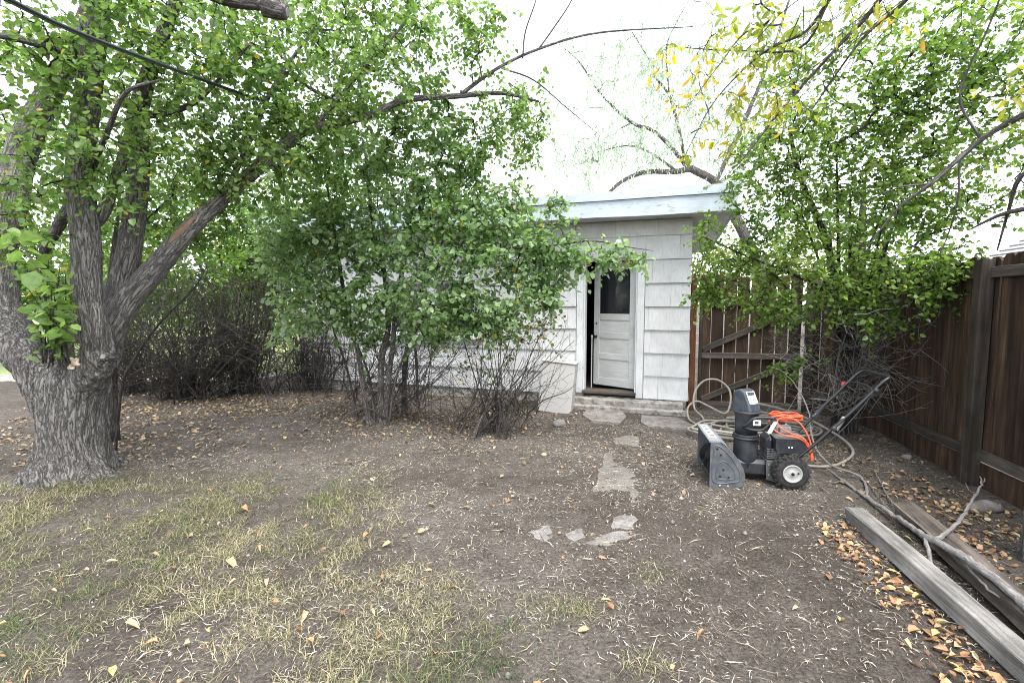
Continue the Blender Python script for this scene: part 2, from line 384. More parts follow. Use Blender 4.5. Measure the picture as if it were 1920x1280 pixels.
MAT['fence'] = m_wood('fence_board', [(.25, (.012, .008, .0055)), (.45, (.032, .020, .013)), (.60, (.070, .040, .024)), (.78, (.115, .082, .060))])
MAT['gate'] = m_wood('gate_board', [(.25, (.016, .010, .0065)), (.5, (.042, .026, .016)), (.7, (.078, .048, .028)), (.88, (.12, .088, .062))])
MAT['post'] = m_wood('dark_post', [(.25, (.012, .009, .007)), (.5, (.034, .026, .020)), (.7, (.062, .050, .041)), (.88, (.10, .085, .072))], 'x')
MAT['post_red'] = m_wood('red_brown_post', [(.25, (.04, .016, .008)), (.5, (.085, .034, .016)), (.75, (.14, .06, .027))])
MAT['rail'] = m_wood('grey_rail', [(.25, (.026, .021, .017)), (.5, (.060, .050, .041)), (.75, (.115, .10, .086))], 'x')
MAT['timber'] = m_wood('weathered_timber', [(.25, (.08, .074, .067)), (.45, (.18, .17, .156)), (.62, (.27, .257, .24)), (.8, (.36, .345, .325))], 'x', .9, 22, 1.0, True, .05)
MAT['timber_dark'] = m_wood('brown_timber', [(.25, (.045, .037, .030)), (.45, (.105, .087, .072)), (.62, (.17, .142, .12)), (.8, (.25, .22, .195))], 'x', .9, 20, 1.0, True, .05)
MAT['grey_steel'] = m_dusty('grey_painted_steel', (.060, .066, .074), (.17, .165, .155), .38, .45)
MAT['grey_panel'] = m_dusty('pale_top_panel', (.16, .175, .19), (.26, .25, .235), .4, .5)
MAT['olive_steel'] = m_dusty('chassis_steel', (.055, .060, .055), (.15, .14, .125), .45, .5)
MAT['black_plastic'] = m_dusty('black_plastic', (.012, .014, .018), (.075, .072, .066), .38, .45)
MAT['chute_plastic'] = m_dusty('chute_plastic', (.030, .036, .048), (.12, .125, .135), .35, .5)
MAT['black_tube'] = m_dusty('black_enamel', (.010, .010, .012), (.06, .055, .05), .3, .3)
MAT['rubber'] = m_dusty('tyre_rubber', (.011, .011, .012), (.07, .06, .05), .75, .55, 22)
MAT['rim'] = m_dusty('rim_paint', (.33, .325, .315), (.25, .22, .19), .45, .5)
MAT['engine'] = m_dusty('engine_alloy', (.13, .13, .125), (.12, .10, .085), .45, .5)
MAT['engine_plate'] = m_dusty('engine_plate', (.19, .185, .178), (.25, .22, .2), .4, .4)
MAT['decal'] = m_plain('label_white', (.72, .72, .70), .4, 0, .08, 60)
MAT['decal_dark'] = m_plain('label_print', (.05, .05, .055), .5)
MAT['decal_red'] = m_plain('label_red', (.45, .05, .04), .5)
MAT['bolt'] = m_plain('steel_bolt', (.45, .44, .43), .35, .8)
MAT['red'] = m_plain('red_plastic', (.55, .03, .02), .4)
MAT['orange'] = m_dusty('orange_cord', (.62, .085, .03), (.42, .14, .08), .45, .35, 30)
MAT['hose'] = m_dusty('tan_hose', (.27, .245, .205), (.16, .14, .115), .6, .6, 20)
MAT['beige_box'] = m_dusty('beige_enamel', (.38, .37, .35), (.40, .37, .33), .5, .35, 9)
MAT['cable'] = m_plain('black_cable', (.03, .033, .036), .3)
MAT['galv'] = m_plain('grey_pipe', (.3, .31, .32), .5, .6)
MAT['knob'] = m_plain('dark_knob', (.03, .028, .026), .35, .6)
MAT['cutwood'] = m_plain('cut_wood', (.20, .185, .165), .85, 0, .25, 60)
MAT['scar'] = m_plain('bare_wood', (.17, .10, .065), .85, 0, .35, 30)
MAT['fungus'] = m_plain('fungus', (.62, .50, .36), .8, 0, .25, 50)
MAT['house_wall'] = m_plain('neighbour_wall', (.42, .40, .37), .9)
MAT['house_roof'] = m_plain('grey_roof_shingle', (.22, .215, .21), .95, 0, .5, 25)
def m_glass():
    m, nt, bs, _ = newmat('dark_glass'); bs.inputs['Base Color'].default_value = (.012, .014, .016, 1); bs.inputs['Roughness'].default_value = .08
    bs.inputs['Specular IOR Level'].default_value = .35
    n = noise(nt, coords(nt), 14, 6, .7); L(nt, ramp(nt, n, [(.45, G(.06)), (.8, G(.4))]), bs.inputs['Roughness']); return m
MAT['glass'] = m_glass()

# ------------------------------------------------------------------ leaves
LT = np.array([(0, 0, 0), (.28, .40, 0), (.70, .34, 0), (1, 0, 0), (.70, -.34, 0), (.28, -.40, 0), (.32, 0, 0), (.70, 0, 0)])
def leaf_verts(P, D, Nn, S, W, fold=.28, curl=.18, shape=LT):
    D = D / (np.linalg.norm(D, axis=1)[:, None] + 1e-9)
    Sd = np.cross(Nn, D); Sd /= np.linalg.norm(Sd, axis=1)[:, None] + 1e-9; U = np.cross(D, Sd)
    n = len(P); fo = fold * (rng.random(n) * 1.4 - .2); cu = curl * (rng.random(n) * 2.2 - .4)
    x = shape[None, :, 0] * np.ones((n, 1)); y = shape[None, :, 1] * W[:, None]
    z = np.abs(y) * fo[:, None] * 2 - cu[:, None] * x ** 2
    return P[:, None, :] + S[:, None, None] * (x[..., None] * D[:, None] + y[..., None] * Sd[:, None] + z[..., None] * U[:, None])
LF3 = np.array([(0, 5, 6), (0, 6, 1), (4, 3, 7), (7, 3, 2)]); LF4 = np.array([(5, 4, 7, 6), (6, 7, 2, 1)])
def leaf_mesh(name, P, D, Nn, S, W, T, **k):
    V = leaf_verts(P, D, Nn, S, W, **k); n = len(P); o = np.arange(n)[:, None, None] * 8
    return fast_mesh(name, V.reshape(-1, 3), [(LF3[None] + o).reshape(-1, 3), (LF4[None] + o).reshape(-1, 4)], np.repeat(T, 8))

def single_leaves(parent, sel, mat, base):
    """the leaves that show largest become objects of their own, sharing a few meshes"""
    P, D, Nn, S, W, T = base
    meshes = []
    for k in range(8):
        one = lambda v: np.array([v])
        me = leaf_mesh('leaf', np.zeros((1, 3)), np.array([(1., 0, 0)]), np.array([(0, 0, 1.)]), one(1.), one(float(np.median(W))), one((k + .5) / 8 * .93)); me.materials.append(mat); meshes.append(me)
    for i in sel:
        d = D[i] / np.linalg.norm(D[i]); s = np.cross(Nn[i], d); s /= np.linalg.norm(s) + 1e-9; u = np.cross(d, s)
        M = Matrix([[*(row)] for row in np.c_[np.c_[d, s, u] * S[i], P[i]].tolist()] + [[0, 0, 0, 1]])
        o = bpy.data.objects.new('leaf', meshes[min(7, int(T[i] * 8 / .93))]); COL.objects.link(o); o.parent = parent
        o.matrix_basis = M

class Tree:
    def __init__(s, cap=20000):
        s.X = np.zeros((cap, 3)); s.path = np.zeros(cap, int); s.rad = np.zeros(cap); s.n = 0
        s.paths = []; s.limbs = []
    def _nodes(s, pts, rad, pid):
        k = len(pts); s.X[s.n:s.n + k] = pts; s.path[s.n:s.n + k] = pid; s.rad[s.n:s.n + k] = rad; s.n += k
    def limb(s, rows, step=.06, sites=True):
        """rows: (x,y,z,r)"""
        q = spline(rows, step); s.limbs.append(q)
        if sites: s._nodes(q[::2, :3], q[::2, 3], -1)
        return q
    def grow(s, A, step=.12, sag=.1, wob=.05, maxlen=9):
        d0 = np.full(len(A), 1e9)
        for i in range(s.n): d0 = np.minimum(d0, np.linalg.norm(A - s.X[i], axis=1)) if s.n < 3000 else d0
        for k in np.argsort(d0):
            a = A[k]; d = np.linalg.norm(s.X[:s.n] - a, axis=1) + .25 * np.maximum(0, s.X[:s.n, 2] - a[2])
            j = int(np.argmin(d)); b = s.X[j].copy(); dist = np.linalg.norm(a - b)
            if dist < .05 or dist > maxlen: continue
            n = max(4, int(dist / step)); t = np.linspace(0, 1, n)[:, None]
            mid = (a + b) / 2 + np.array((0, 0, 1.)) * sag * dist + rng.normal(0, .09, 3) * dist
            q = (1 - t) ** 2 * b + 2 * t * (1 - t) * mid + t ** 2 * a
            w = rng.normal(0, wob * step, (n, 3)); w[0] = 0; q = q + w
            pid = len(s.paths); s.paths.append(dict(q=q, par=int(s.path[j]), rp=s.rad[j], cnt=1))
            s._nodes(q[1:], .004, pid)
        for p in reversed(s.paths):
            if p['par'] >= 0: s.paths[p['par']]['cnt'] += p['cnt']
    def twig_mb(s, mb, k=.0019, rmin=.0013, sides=4, cap=.028):
        for p in s.paths:
            q = p['q']; r0 = min(cap, rmin + k * math.sqrt(p['cnt'])); r0 = min(r0, max(p['rp'] * .8, rmin * 1.4)) if p['par'] < 0 else r0
            r = np.linspace(r0, max(rmin, r0 * .35), len(q)); mb.tube(q, r, sides if r0 < .012 else 6, cap=False)
    def leaves(s, size, leafL=.55, sp=.035, twiglets=2, tw=(.12, .3), mb=None, droop=.25, upn=.8, wid=.95, tintf=None, bare=0.0):
        P, D, Nn = [], [], []
        def along(q):
            L_ = np.linalg.norm(np.diff(q, axis=0), axis=1).sum(); use = min(L_, leafL); m = max(3, int(use / sp))
            t = 1 - np.linspace(0, use / max(L_, 1e-6), m); t = np.clip(t + rng.normal(0, .01, m), 0, 1)
            f = t * (len(q) - 1); i = np.minimum(f.astype(int), len(q) - 2); w = (f - i)[:, None]
            pos = q[i] * (1 - w) + q[i + 1] * w; tan = q[i + 1] - q[i]; tan /= np.linalg.norm(tan, axis=1)[:, None] + 1e-9
            side = np.cross(tan, (0, 0, 1.)); side /= np.linalg.norm(side, axis=1)[:, None] + 1e-9
            sg = np.where(np.arange(m) % 2, 1, -1)[:, None]
            d = tan * .45 + side * sg * .75 + rng.normal(0, .42, (m, 3)); d[:, 2] -= droop
            d /= np.linalg.norm(d, axis=1)[:, None]
            nn = rng.normal(0, .55, (m, 3)); nn[:, 2] += upn
            P.append(pos + d * size * .18); D.append(d); Nn.append(nn)
        for p in s.paths:
            if rng.random() < bare: continue
            q = p['q']; along(q)
            for _ in range(rng.poisson(twiglets)):
                i = rng.integers(max(1, len(q) // 3), len(q)); b = q[i]; t = q[i] - q[i - 1]; t /= np.linalg.norm(t) + 1e-9
                d = t * .5 + rng.normal(0, .6, 3); d[2] += .1 - droop * .5; d /= np.linalg.norm(d); ln = rng.uniform(*tw)
                tt = np.linspace(0, 1, 4)[:, None]; qq = b + d * ln * tt + np.array((0, 0, -.25 * ln)) * tt ** 2
                if mb is not None: mb.tube(qq, np.linspace(.0016, .0009, 4), 3, cap=False)
                along(qq)
        P = np.concatenate(P); D = np.concatenate(D); Nn = np.concatenate(Nn); n = len(P)
        S = size * rng.uniform(.45, 1.3, n); W = wid * rng.uniform(.8, 1.1, n)
        cl = vnoise(P * 1.7, 3)                       # whole sprigs lean darker or lighter
        T = np.clip(rng.beta(2.2, 2.2, n) * .75 + (cl - .5) * .55 + .12, 0, .955); T[rng.random(n) < .012] = .992
        return P, D, Nn, S, W, T

def ell(spec):
    out = []
    for px, py, Y, rx, ry, rz, n in spec:
        c = at(px, py, Y); d = rng.normal(0, 1, (n, 3)); d /= np.linalg.norm(d, axis=1)[:, None]
        out.append(c + d * (rng.random((n, 1)) ** .45) * np.array((rx, ry, rz)))
    return np.concatenate(out)

def px_rows(rows):
    """(px,py,Y,r) -> (x,y,z,r)"""
    return [(*at(a, b, c), r) for a, b, c, r in rows]

def in_view(P):
    y = P[:, 1]; f = (y > .5); u = np.abs(P[:, 0]) / np.maximum(y, .1) < 1.04
    return f & u & (np.abs((P[:, 2] - CAM_H) / np.maximum(y, .1) + .079) < .70)
def split_big(base, n):
    P, S = base[0], base[3]
    score = np.where(in_view(P), S / np.maximum(np.linalg.norm(P - np.array((0, 0, CAM_H)), axis=1), .3), 0)
    k = np.argsort(-score)[:n]; rest = np.ones(len(P), bool); rest[k] = False; return k, rest
def crown(parent, base, mat, nbig, name='crown'):
    k, rest = split_big(base, nbig)
    o = obj(name, leaf_mesh(name, *[b[rest] for b in base]), mat, parent, kind='stuff')
    if nbig: single_leaves(o, k, mat, base)
    return o
def keep(base, m): return tuple(b[m] for b in base)

def bark_ridge(amp, su=9.0, sv=1.6, lump=.5):
    def f(co):
        q = co * np.array((su, su, sv)); a = vnoise(q, 11); b = vnoise(q * 2.3 + 5, 12)
        big = vnoise(co * np.array((3., 3., 2.)), 13)
        return amp * ((1 - np.abs(2 * a - 1)) * .6 + .4 * b - .5) + amp * lump * 2.2 * (big - .5)
    return f

# ================================================================== THE SETTING
def axis(lo, hi, step, far, g=1.35):
    mid = np.arange(lo, hi + 1e-6, step); a = [hi]; d = step
    while a[-1] < far: d *= g; a.append(a[-1] + d)
    b = [lo]; d = step
    while b[-1] > -far: d *= g; b.append(b[-1] - d)
    return np.r_[np.array(b[1:])[::-1], mid, np.array(a[1:])]
gx = axis(-8.5, 6.5, .06, 400); gy = axis(.6, 11.5, .06, 400)
GX, GY = np.meshgrid(gx, gy); nx, ny = len(gx), len(gy)
GV = np.stack([GX, GY, gh(GX, GY)], -1).reshape(-1, 3)
ii = (np.arange(ny - 1)[:, None] * nx + np.arange(nx - 1)[None]).ravel()
gm = fast_mesh('ground', GV, [np.stack([ii, ii + 1, ii + nx + 1, ii + nx], -1)], smooth=True)
obj('ground', gm, MAT['soil'], kind='structure')

def sheet(name, poly, z, mat):
    mb = MB(); mb.prism(poly, z - .03, z, 'z'); return obj(name, mb, mat, kind='structure')
sheet('lawn', [(-60, 10.6), (-5.0, 10.6), (-3.2, 13.5), (-3.2, 60), (-60, 60)], .03, MAT['lawn'])
sheet('path', [(-60, 9.5), (-5.3, 9.75), (-5.0, 10.58), (-60, 10.58)], .036, MAT['path'])

# ------------------------------------------------------------------ shed
SH = thing('garden_shed', 'white shingle-sided garden shed with flat roof and half-glazed door ajar', 'shed', (2.57, 7.05, 0), R(-18.8))
WL, WD, WT = 7.02, 4.6, 2.82
DX0, DX1, DZ0, DZ1 = -1.53, -.73, .24, 2.27          # door opening
WX0, WX1, WZ0, WZ1 = -5.0, -3.35, 1.04, 1.98         # window opening
mb = MB()
mb.box(-WL, WX0, .0, .1, .14, WT); mb.box(WX0, WX1, .0, .1, .14, WZ0); mb.box(WX0, WX1, .0, .1, WZ1, WT)
mb.box(WX1, DX0, .0, .1, .14, WT); mb.box(DX0, DX1, .0, .1, DZ1, WT); mb.box(DX1, 0, .0, .1, .14, WT)
mb.box(-.1, 0, .1, WD - .1, .14, WT); mb.box(-WL, -WL + .1, .1, WD - .1, .14, WT); mb.box(-WL, 0, WD - .1, WD, .14, WT)
WALL = obj('wall', mb, MAT['wall_core'], SH)
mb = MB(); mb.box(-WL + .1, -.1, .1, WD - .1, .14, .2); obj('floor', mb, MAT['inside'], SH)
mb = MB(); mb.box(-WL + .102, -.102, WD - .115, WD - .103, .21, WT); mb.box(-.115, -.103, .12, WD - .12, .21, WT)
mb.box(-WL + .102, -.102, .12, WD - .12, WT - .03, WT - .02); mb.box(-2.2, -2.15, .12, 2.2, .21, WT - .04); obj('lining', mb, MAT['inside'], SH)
mb = MB(); mb.box(-WL + .012, -.006, -.012, .02, -.12, .155, .01); mb.box(-.006 - .03, .006, .02, WD, -.12, .155, .01); obj('foundation', mb, MAT['concrete'], SH)

def subtract(rect, holes):
    out = [rect]
    for hx0, hx1, hz0, hz1 in holes:
        nxt = []
        for x0, x1, z0, z1 in out:
            if x1 <= hx0 or x0 >= hx1 or z1 <= hz0 or z0 >= hz1: nxt.append((x0, x1, z0, z1)); continue
            if x0 < hx0: nxt.append((x0, hx0, z0, z1))
            if x1 > hx1: nxt.append((hx1, x1, z0, z1))
            a, b = max(x0, hx0), min(x1, hx1)
            if z0 < hz0: nxt.append((a, b, z0, hz0))
            if z1 > hz1: nxt.append((a, b, hz1, z1))
        out = nxt
    return [r for r in out if r[1] - r[0] > .015 and r[3] - r[2] > .015]
holes = [(DX0 - .115, DX1 + .115, -1, DZ1 + .125), (WX0 - .10, WX1 + .10, WZ0 - .13, WZ1 + .10)]
EXPO = .346
def shingle(x0, x1, z0, z1, zc, side=False):
    """one board of the siding; its foot stands proud of the course below"""
    yo = lambda z: -.034 + .026 * (z - zc) / (EXPO + .02)
    t = .011; j = rng.uniform(-.0025, .0025); zt = z1 + (.012 if z1 < WT - .03 else 0)
    cx, cz = (x0 + x1) / 2, (z0 + z1) / 2; w = (x1 - x0) / 2 - .0018; d0 = rng.uniform(-.004, .004)
    P = [(-w, yo(z0) + j, z0 - cz + d0), (w, yo(z0) + j, z0 - cz - d0), (w, yo(zt) + j, zt - cz), (-w, yo(zt) + j, zt - cz)]
    V = P + [(a, b + t, c) for a, b, c in P]; V = [(a, b, c) for a, b, c in V]
    F = [(0, 1, 2, 3), (7, 6, 5, 4), (0, 4, 5, 1), (1, 5, 6, 2), (2, 6, 7, 3), (3, 7, 4, 0)]
    m = MB(); m.add(V, F); o = obj('shingle', m, MAT['shingle'], WALL)
    if side: o.location = (0, cx, cz); o.rotation_euler = (0, 0, R(90))
    else: o.location = (cx, 0, cz)
for c in range(8):
    z0 = .165 + EXPO * c; z1 = min(z0 + EXPO, WT - .004)
    x = .022 - .61 * rng.uniform(.2, 1.0)
    edges = [.024]
    while x > -WL: edges.append(x); x -= .61
    edges.append(-WL - .02)
    for a, b in zip(edges[:-1], edges[1:]):
        for r in subtract((b, a, z0, z1), holes): shingle(*r, z0)
    y = .02 + .61 * rng.uniform(.3, 1)
    ed = [.012]
    while y < WD: ed.append(y); y += .61
    ed.append(WD)
    for a, b in zip(ed[:-1], ed[1:]): shingle(a, b, z0, z1, z0, True)
# roof
RX0, RX1, RY0, RY1 = -WL - .5, .55, -.48, WD + .4
mb = MB(); mb.box(RX0 + .04, RX1 - .04, RY0 + .04, RY1 - .04, WT + .03, WT + .30); ROOF = obj('roof', mb, MAT['roofing'], SH)
mb = MB(); mb.box(RX0 + .03, RX1 - .03, RY0 + .03, RY1 - .03, WT + .004, WT + .028); obj('soffit', mb, MAT['trim'], ROOF)
def sag_board(name, x0, x1, y0, y1, z0, z1, sag, mat, parent, n=14):
    m = MB(); V = []; F = []
    for i in range(n + 1):
        x = x0 + (x1 - x0) * i / n; s = sag * math.sin(math.pi * i / n * 2.2) + rng.normal(0, .0015)
        V += [(x, y0, z0 + s), (x, y1, z0 + s), (x, y1, z1), (x, y0, z1)]
    for i in range(n):
        a, b = i * 4, i * 4 + 4
        F += [(a + k, b + k, b + (k + 1) % 4, a + (k + 1) % 4) for k in range(4)]
    F += [(0, 1, 2, 3), (n * 4 + 3, n * 4 + 2, n * 4 + 1, n * 4)]; m.add(V, F); return obj(name, m, mat, parent)
sag_board('fascia_board', -2.35, RX1, RY0 - .002, RY0 + .026, WT - .012, WT + .215, .006, MAT['fascia'], ROOF)
sag_board('fascia_board', RX0, -2.354, RY0 - .002, RY0 + .026, WT - .008, WT + .215, .005, MAT['fascia'], ROOF)
sag_board('roof_edge', RX0 - .02, RX1 + .02, RY0 - .026, RY0 + .02, WT + .219, WT + .335, .0, MAT['fascia'], ROOF)
for xx in (RX0, RX1):
    m = MB(); a, b = (xx - .002, xx + .024) if xx < 0 else (xx - .026, xx + .001); m.box(a, b, RY0 + .03, RY1, WT - .01, WT + .215, .003); obj('fascia_board', m, MAT['fascia'], ROOF)
    m = MB(); a, b = (xx - .022, xx + .02) if xx < 0 else (xx - .02, xx + .02); m.box(a, b, RY0 + .026, RY1 + .02, WT + .219, WT + .335, .003); obj('roof_edge', m, MAT['fascia'], ROOF)
m = MB(); m.box(RX0, RX1, RY1 - .026, RY1, WT - .01, WT + .215, .003); obj('fascia_board', m, MAT['fascia'], ROOF)
# door frame and door
FR = None
def trimbox(name, parent, *b, mat='trim', ch=.004):
    m = MB(); m.box(*b, ch); return obj(name, m, MAT[mat], parent)
trimbox('door_trim', SH, DX0 - .108, DX0 - .004, -.047, .004, .20, DZ1 + .0)
trimbox('door_trim', SH, DX1 + .004, DX1 + .108, -.047, .004, .165, DZ1 + .0)
trimbox('door_trim', SH, DX0 - .108, DX1 + .108, -.050, .004, DZ1 + .002, DZ1 + .12)
trimbox('door_jamb', SH, DX0 - .003, DX0 + .022, -.03, .13, .245, DZ1 - .001)
trimbox('door_jamb', SH, DX1 - .018, DX1 + .003, -.03, .13, .245, DZ1 - .001)
trimbox('door_jamb', SH, DX0 + .023, DX1 - .019, -.028, .13, DZ1 - .025, DZ1 - .002)
trimbox('threshold', SH, DX0 - .01, DX1 + .01, -.075, .2, .20, .243, mat='rail')
DR = bpy.data.objects.new('door', None); COL.objects.link(DR); DR.parent = SH
DR.location = (DX1 - .025, .085, 0); DR.rotation_euler = (0, 0, -R(25))
dw, dz0, dz1 = .755, .275, 2.235; y0, y1 = 0, .038
def dpart(name, x0, x1, z0, z1, ya=y0, yb=y1, mat='door', ch=.004):
    m = MB(); m.box(x0, x1, ya, yb, z0, z1, ch); return obj(name, m, MAT[mat], DR)
ST = .105
dpart('stile', -dw, -dw + ST, dz0, dz1); dpart('stile', -ST, 0, dz0, dz1)
glz0, glz1 = 1.43, 2.13
rails = [(dz0, .40), (.70, .795), (1.035, 1.135), (1.33, glz0), (glz1, dz1)]
for a, b in rails: dpart('rail', -dw + ST + .001, -ST - .001, a, b, .0015, y1 - .0015)
for a, b in ((.40, .70), (.795, 1.035), (1.135, 1.33)):
    dpart('panel', -dw + ST, -ST, a, b, .014, .026, ch=.001)
dpart('window_pane', -dw + ST, -ST, glz0, glz1, .018, .022, 'glass', 0)
m = MB(); m.lathe([(.004, 0), (.024, -.004), (.024, -.008), (.010, -.012), (.010, -.032), (.024, -.040), (.029, -.052), (.024, -.064), (.008, -.068)], -dw + .05, 0, 1.06, 'y', 16)
obj('knob', m, MAT['knob'], DR)
m = MB(); m.lathe([(.004, 0), (.016, -.003), (.014, -.008), (.004, -.009)], -dw + .05, 0, 1.27, 'y', 12); obj('lock', m, MAT['knob'], DR)
# window
WN = bpy.data.objects.new('window', None); COL.objects.link(WN); WN.parent = SH
def wpart(name, *b, mat='trim', ch=.004):
    m = MB(); m.box(*b, ch); return obj(name, m, MAT[mat], WN)
wpart('frame', WX0 - .095, WX0, -.046, .02, WZ0 + .001, WZ1); wpart('frame', WX1, WX1 + .095, -.046, .02, WZ0 + .001, WZ1)
wpart('frame', WX0 - .095, WX1 + .095, -.05, .02, WZ1 + .002, WZ1 + .095); wpart('sill', WX0 - .13, WX1 + .13, -.095, .02, WZ0 - .05, WZ0 - .001)
wpart('apron', WX0 - .09, WX1 + .09, -.046, .0, WZ0 - .125, WZ0 - .052)
xm = (WX0 + WX1) / 2
wpart('mullion', xm - .05, xm + .05, -.03, .04, WZ0, WZ1)
for a, b in ((WX0, xm - .05), (xm + .05, WX1)):
    wpart('sash', a, a + .04, -.005, .03, WZ0, WZ1); wpart('sash', b - .04, b, -.005, .03, WZ0, WZ1)
    wpart('sash', a + .041, b - .041, -.004, .03, WZ0, WZ0 + .05); wpart('sash', a + .041, b - .041, -.004, .03, WZ1 - .05, WZ1); wpart('sash', a + .041, b - .041, -.002, .028, 1.49, 1.525)
    wpart('pane', a + .03, b - .03, .010, .014, WZ0 + .04, 1.50, mat='glass', ch=0); wpart('pane', a + .03, b - .03, .012, .016, 1.515, WZ1 - .04, mat='glass', ch=0)
# pale pole standing just inside the doorway
m = MB(); m.lathe([(.009, 0), (.009, .80), (.016, .81), (.016, .84), (.004, .85)], 0, 0, 0, 'z', 10); o = obj('metal_pole', m, MAT['rim']); a_ = R(-18.8)
o.location = (2.57 + -1.435 * math.cos(a_) - .20 * math.sin(a_), 7.05 + -1.435 * math.sin(a_) + .20 * math.cos(a_), .244); tag(o, 'short pale metal pole standing in the dark shed doorway', 'pole')
# concrete step at the door
ST_ = thing('concrete_step', 'two-level grey concrete step below the shed door', 'step', (2.57, 7.05, 0), R(-18.8))
m = MB(); m.box(-1.72, -.04, -.21, -.016, -.1, .145, .012); obj('upper_step', m, MAT['concrete'], ST_)
m = MB(); m.box(-1.75, .02, -.345, -.213, -.1, .065, .012); obj('lower_step', m, MAT['concrete'], ST_)

# ------------------------------------------------------------------ gate and fences
def board(parent, p, ang, w, h, z0, mat, t=.018, dog=.03, name='board', lean=0):
    c = min(dog, w * .3)
    m = MB(); m.prism([(-w / 2, 0), (w / 2, 0), (w / 2, h - c), (w / 2 - c, h), (-w / 2 + c, h), (-w / 2, h - c)], -t / 2, t / 2, 'y')
    o = obj(name, m, mat, parent, (p[0], p[1], z0)); o.rotation_euler = (0, lean, ang); return o
def bar(parent, name, a, b, w, t, mat, up=(0, 0, 1)):
    """squared bar from a to b (parent space); w across (vertical), t thick"""
    a, b = Vector(a), Vector(b); d = b - a; Ln = d.length; d.normalize(); s = d.cross(Vector(up)).normalized(); u = s.cross(d)
    m = MB(); m.box(0, Ln, -t / 2, t / 2, -w / 2, w / 2, .004); o = obj(name, m, mat, parent)
    o.matrix_basis = Matrix(((d.x, -s.x, u.x, a.x), (d.y, -s.y, u.y, a.y), (d.z, -s.z, u.z, a.z), (0, 0, 0, 1))); return o
GA, GB = np.array((2.775, 7.16)), np.array((4.20, 6.99))
gd = (GB - GA) / np.linalg.norm(GB - GA); gl = np.linalg.norm(GB - GA); gang = math.atan2(gd[1], gd[0])
GT = thing('wooden_gate', 'dark plank garden gate with two diagonal braces and light showing between boards', 'gate', (*GA, 0), gang)
nb = 8; bw = gl / nb
for i in range(nb):
    board(GT, (bw * (i + .5), .03), 0, bw - rng.uniform(.012, .024), 1.93 + rng.uniform(-.02, .02), .07, MAT['gate'], lean=rng.normal(0, .003))
for nm, a, b, w in (('rail', (.04, -.005, 1.60), (gl - .02, -.005, 1.585), .075), ('rail', (.04, -.005, .83), (gl - .02, -.005, .815), .085), ('rail', (.04, -.005, .10), (gl - .02, -.005, .09), .085),
                    ('brace', (.055, -.005, .905), (gl - .05, -.005, 1.53), .085), ('brace', (.055, -.005, .165), (gl - .05, -.005, .755), .085)):
    bar(GT, nm, a, b, w, .035, MAT['rail'])
bar(GT, 'stile', (.02, -.004, .05), (.02, -.004, 1.64), .04, .04, MAT['rail'], (1, 0, 0))
m = MB(); m.box(.0, .16, -.03, -.024, 1.575, 1.605); m.lathe([(.006, -.03), (.006, .03)], -.005, -.027, 1.59, 'z', 8); obj('hinge', m, MAT['knob'], GT)
m = MB(); m.prism([(-.05, 0), (.05, 0), (.05, 1.96), (.035, 2.0), (-.035, 2.0), (-.05, 1.96)], -.045, .045, 'y')
o = obj('gate_post', m, MAT['post_red'], None, (2.675, 7.17, -.03)); o.scale = (.85, 1, 1); tag(o, 'red-brown wooden gate post against the shed corner', 'post')

def fence_run(T, A, B, face, mat, posts, z0=.0, bwid=.14, seed=0, topz=2.0):
    """boards on the far side, rails and posts on the yard side (face = unit normal towards the yard)"""
    A, B = np.array(A), np.array(B); d = B - A; Ln = np.linalg.norm(d); d /= Ln; ang = math.atan2(d[1], d[0]); n = int(Ln / bwid)
    for i in range(n):
        p = A + d * bwid * (i + .5)
        board(T, p, ang, bwid - rng.uniform(.003, .009), topz - .24 + rng.uniform(-.02, .02), .235, mat, dog=.035, lean=rng.normal(0, .004), t=.018 + rng.uniform(0, .004))
    cut = [0] + sorted(posts) + [Ln]
    for a, b in zip(cut[:-1], cut[1:]):
        if b - a < .15: continue
        for zz, w, off, nm in ((.285, .09, .034, 'rail'), (1.86, .09, .034, 'rail')):
            p, q = A + d * (a + .04) + face * off, A + d * (b - .04) + face * off
            bar(T, nm, (*p, zz + rng.normal(0, .006)), (*q, zz + rng.normal(0, .006)), w, .038, MAT['rail'])
        p, q = A + d * (a + .02) + face * .012, A + d * (b - .02) + face * .012
        bar(T, 'kickboard', (*p, .10), (*q, .10), .24, .022, mat)
    for s in posts:
        p = A + d * s + face * .07; bar(T, 'post', (*p, -.05), (*p, topz - .03), .10, .10, MAT['post'], tuple(d) + (0,))
CNR = np.array((4.72, 6.62))
F1 = thing('wooden_fence', 'short dark plank fence panel between the gate and the corner tree', 'fence', (0, 0, 0))
dd = CNR - GB; dd = dd / np.linalg.norm(dd); fc = np.array((dd[1], -dd[0])); fc = fc if fc[1] < 0 else -fc
fence_run(F1, GB + dd * .09, CNR, fc, MAT['fence'], [.0])
F2 = thing('wooden_fence', 'long dark brown board fence with heavy post beside the weathered timbers', 'fence', (0, 0, 0))
END = np.array((2.95, -.4)); d2 = (END - CNR) / np.linalg.norm(END - CNR); fc2 = np.array((d2[1], -d2[0])); fc2 = fc2 if fc2[0] < 0 else -fc2
fence_run(F2, CNR, END, fc2, MAT['fence'], [.12, 2.56, 4.9])

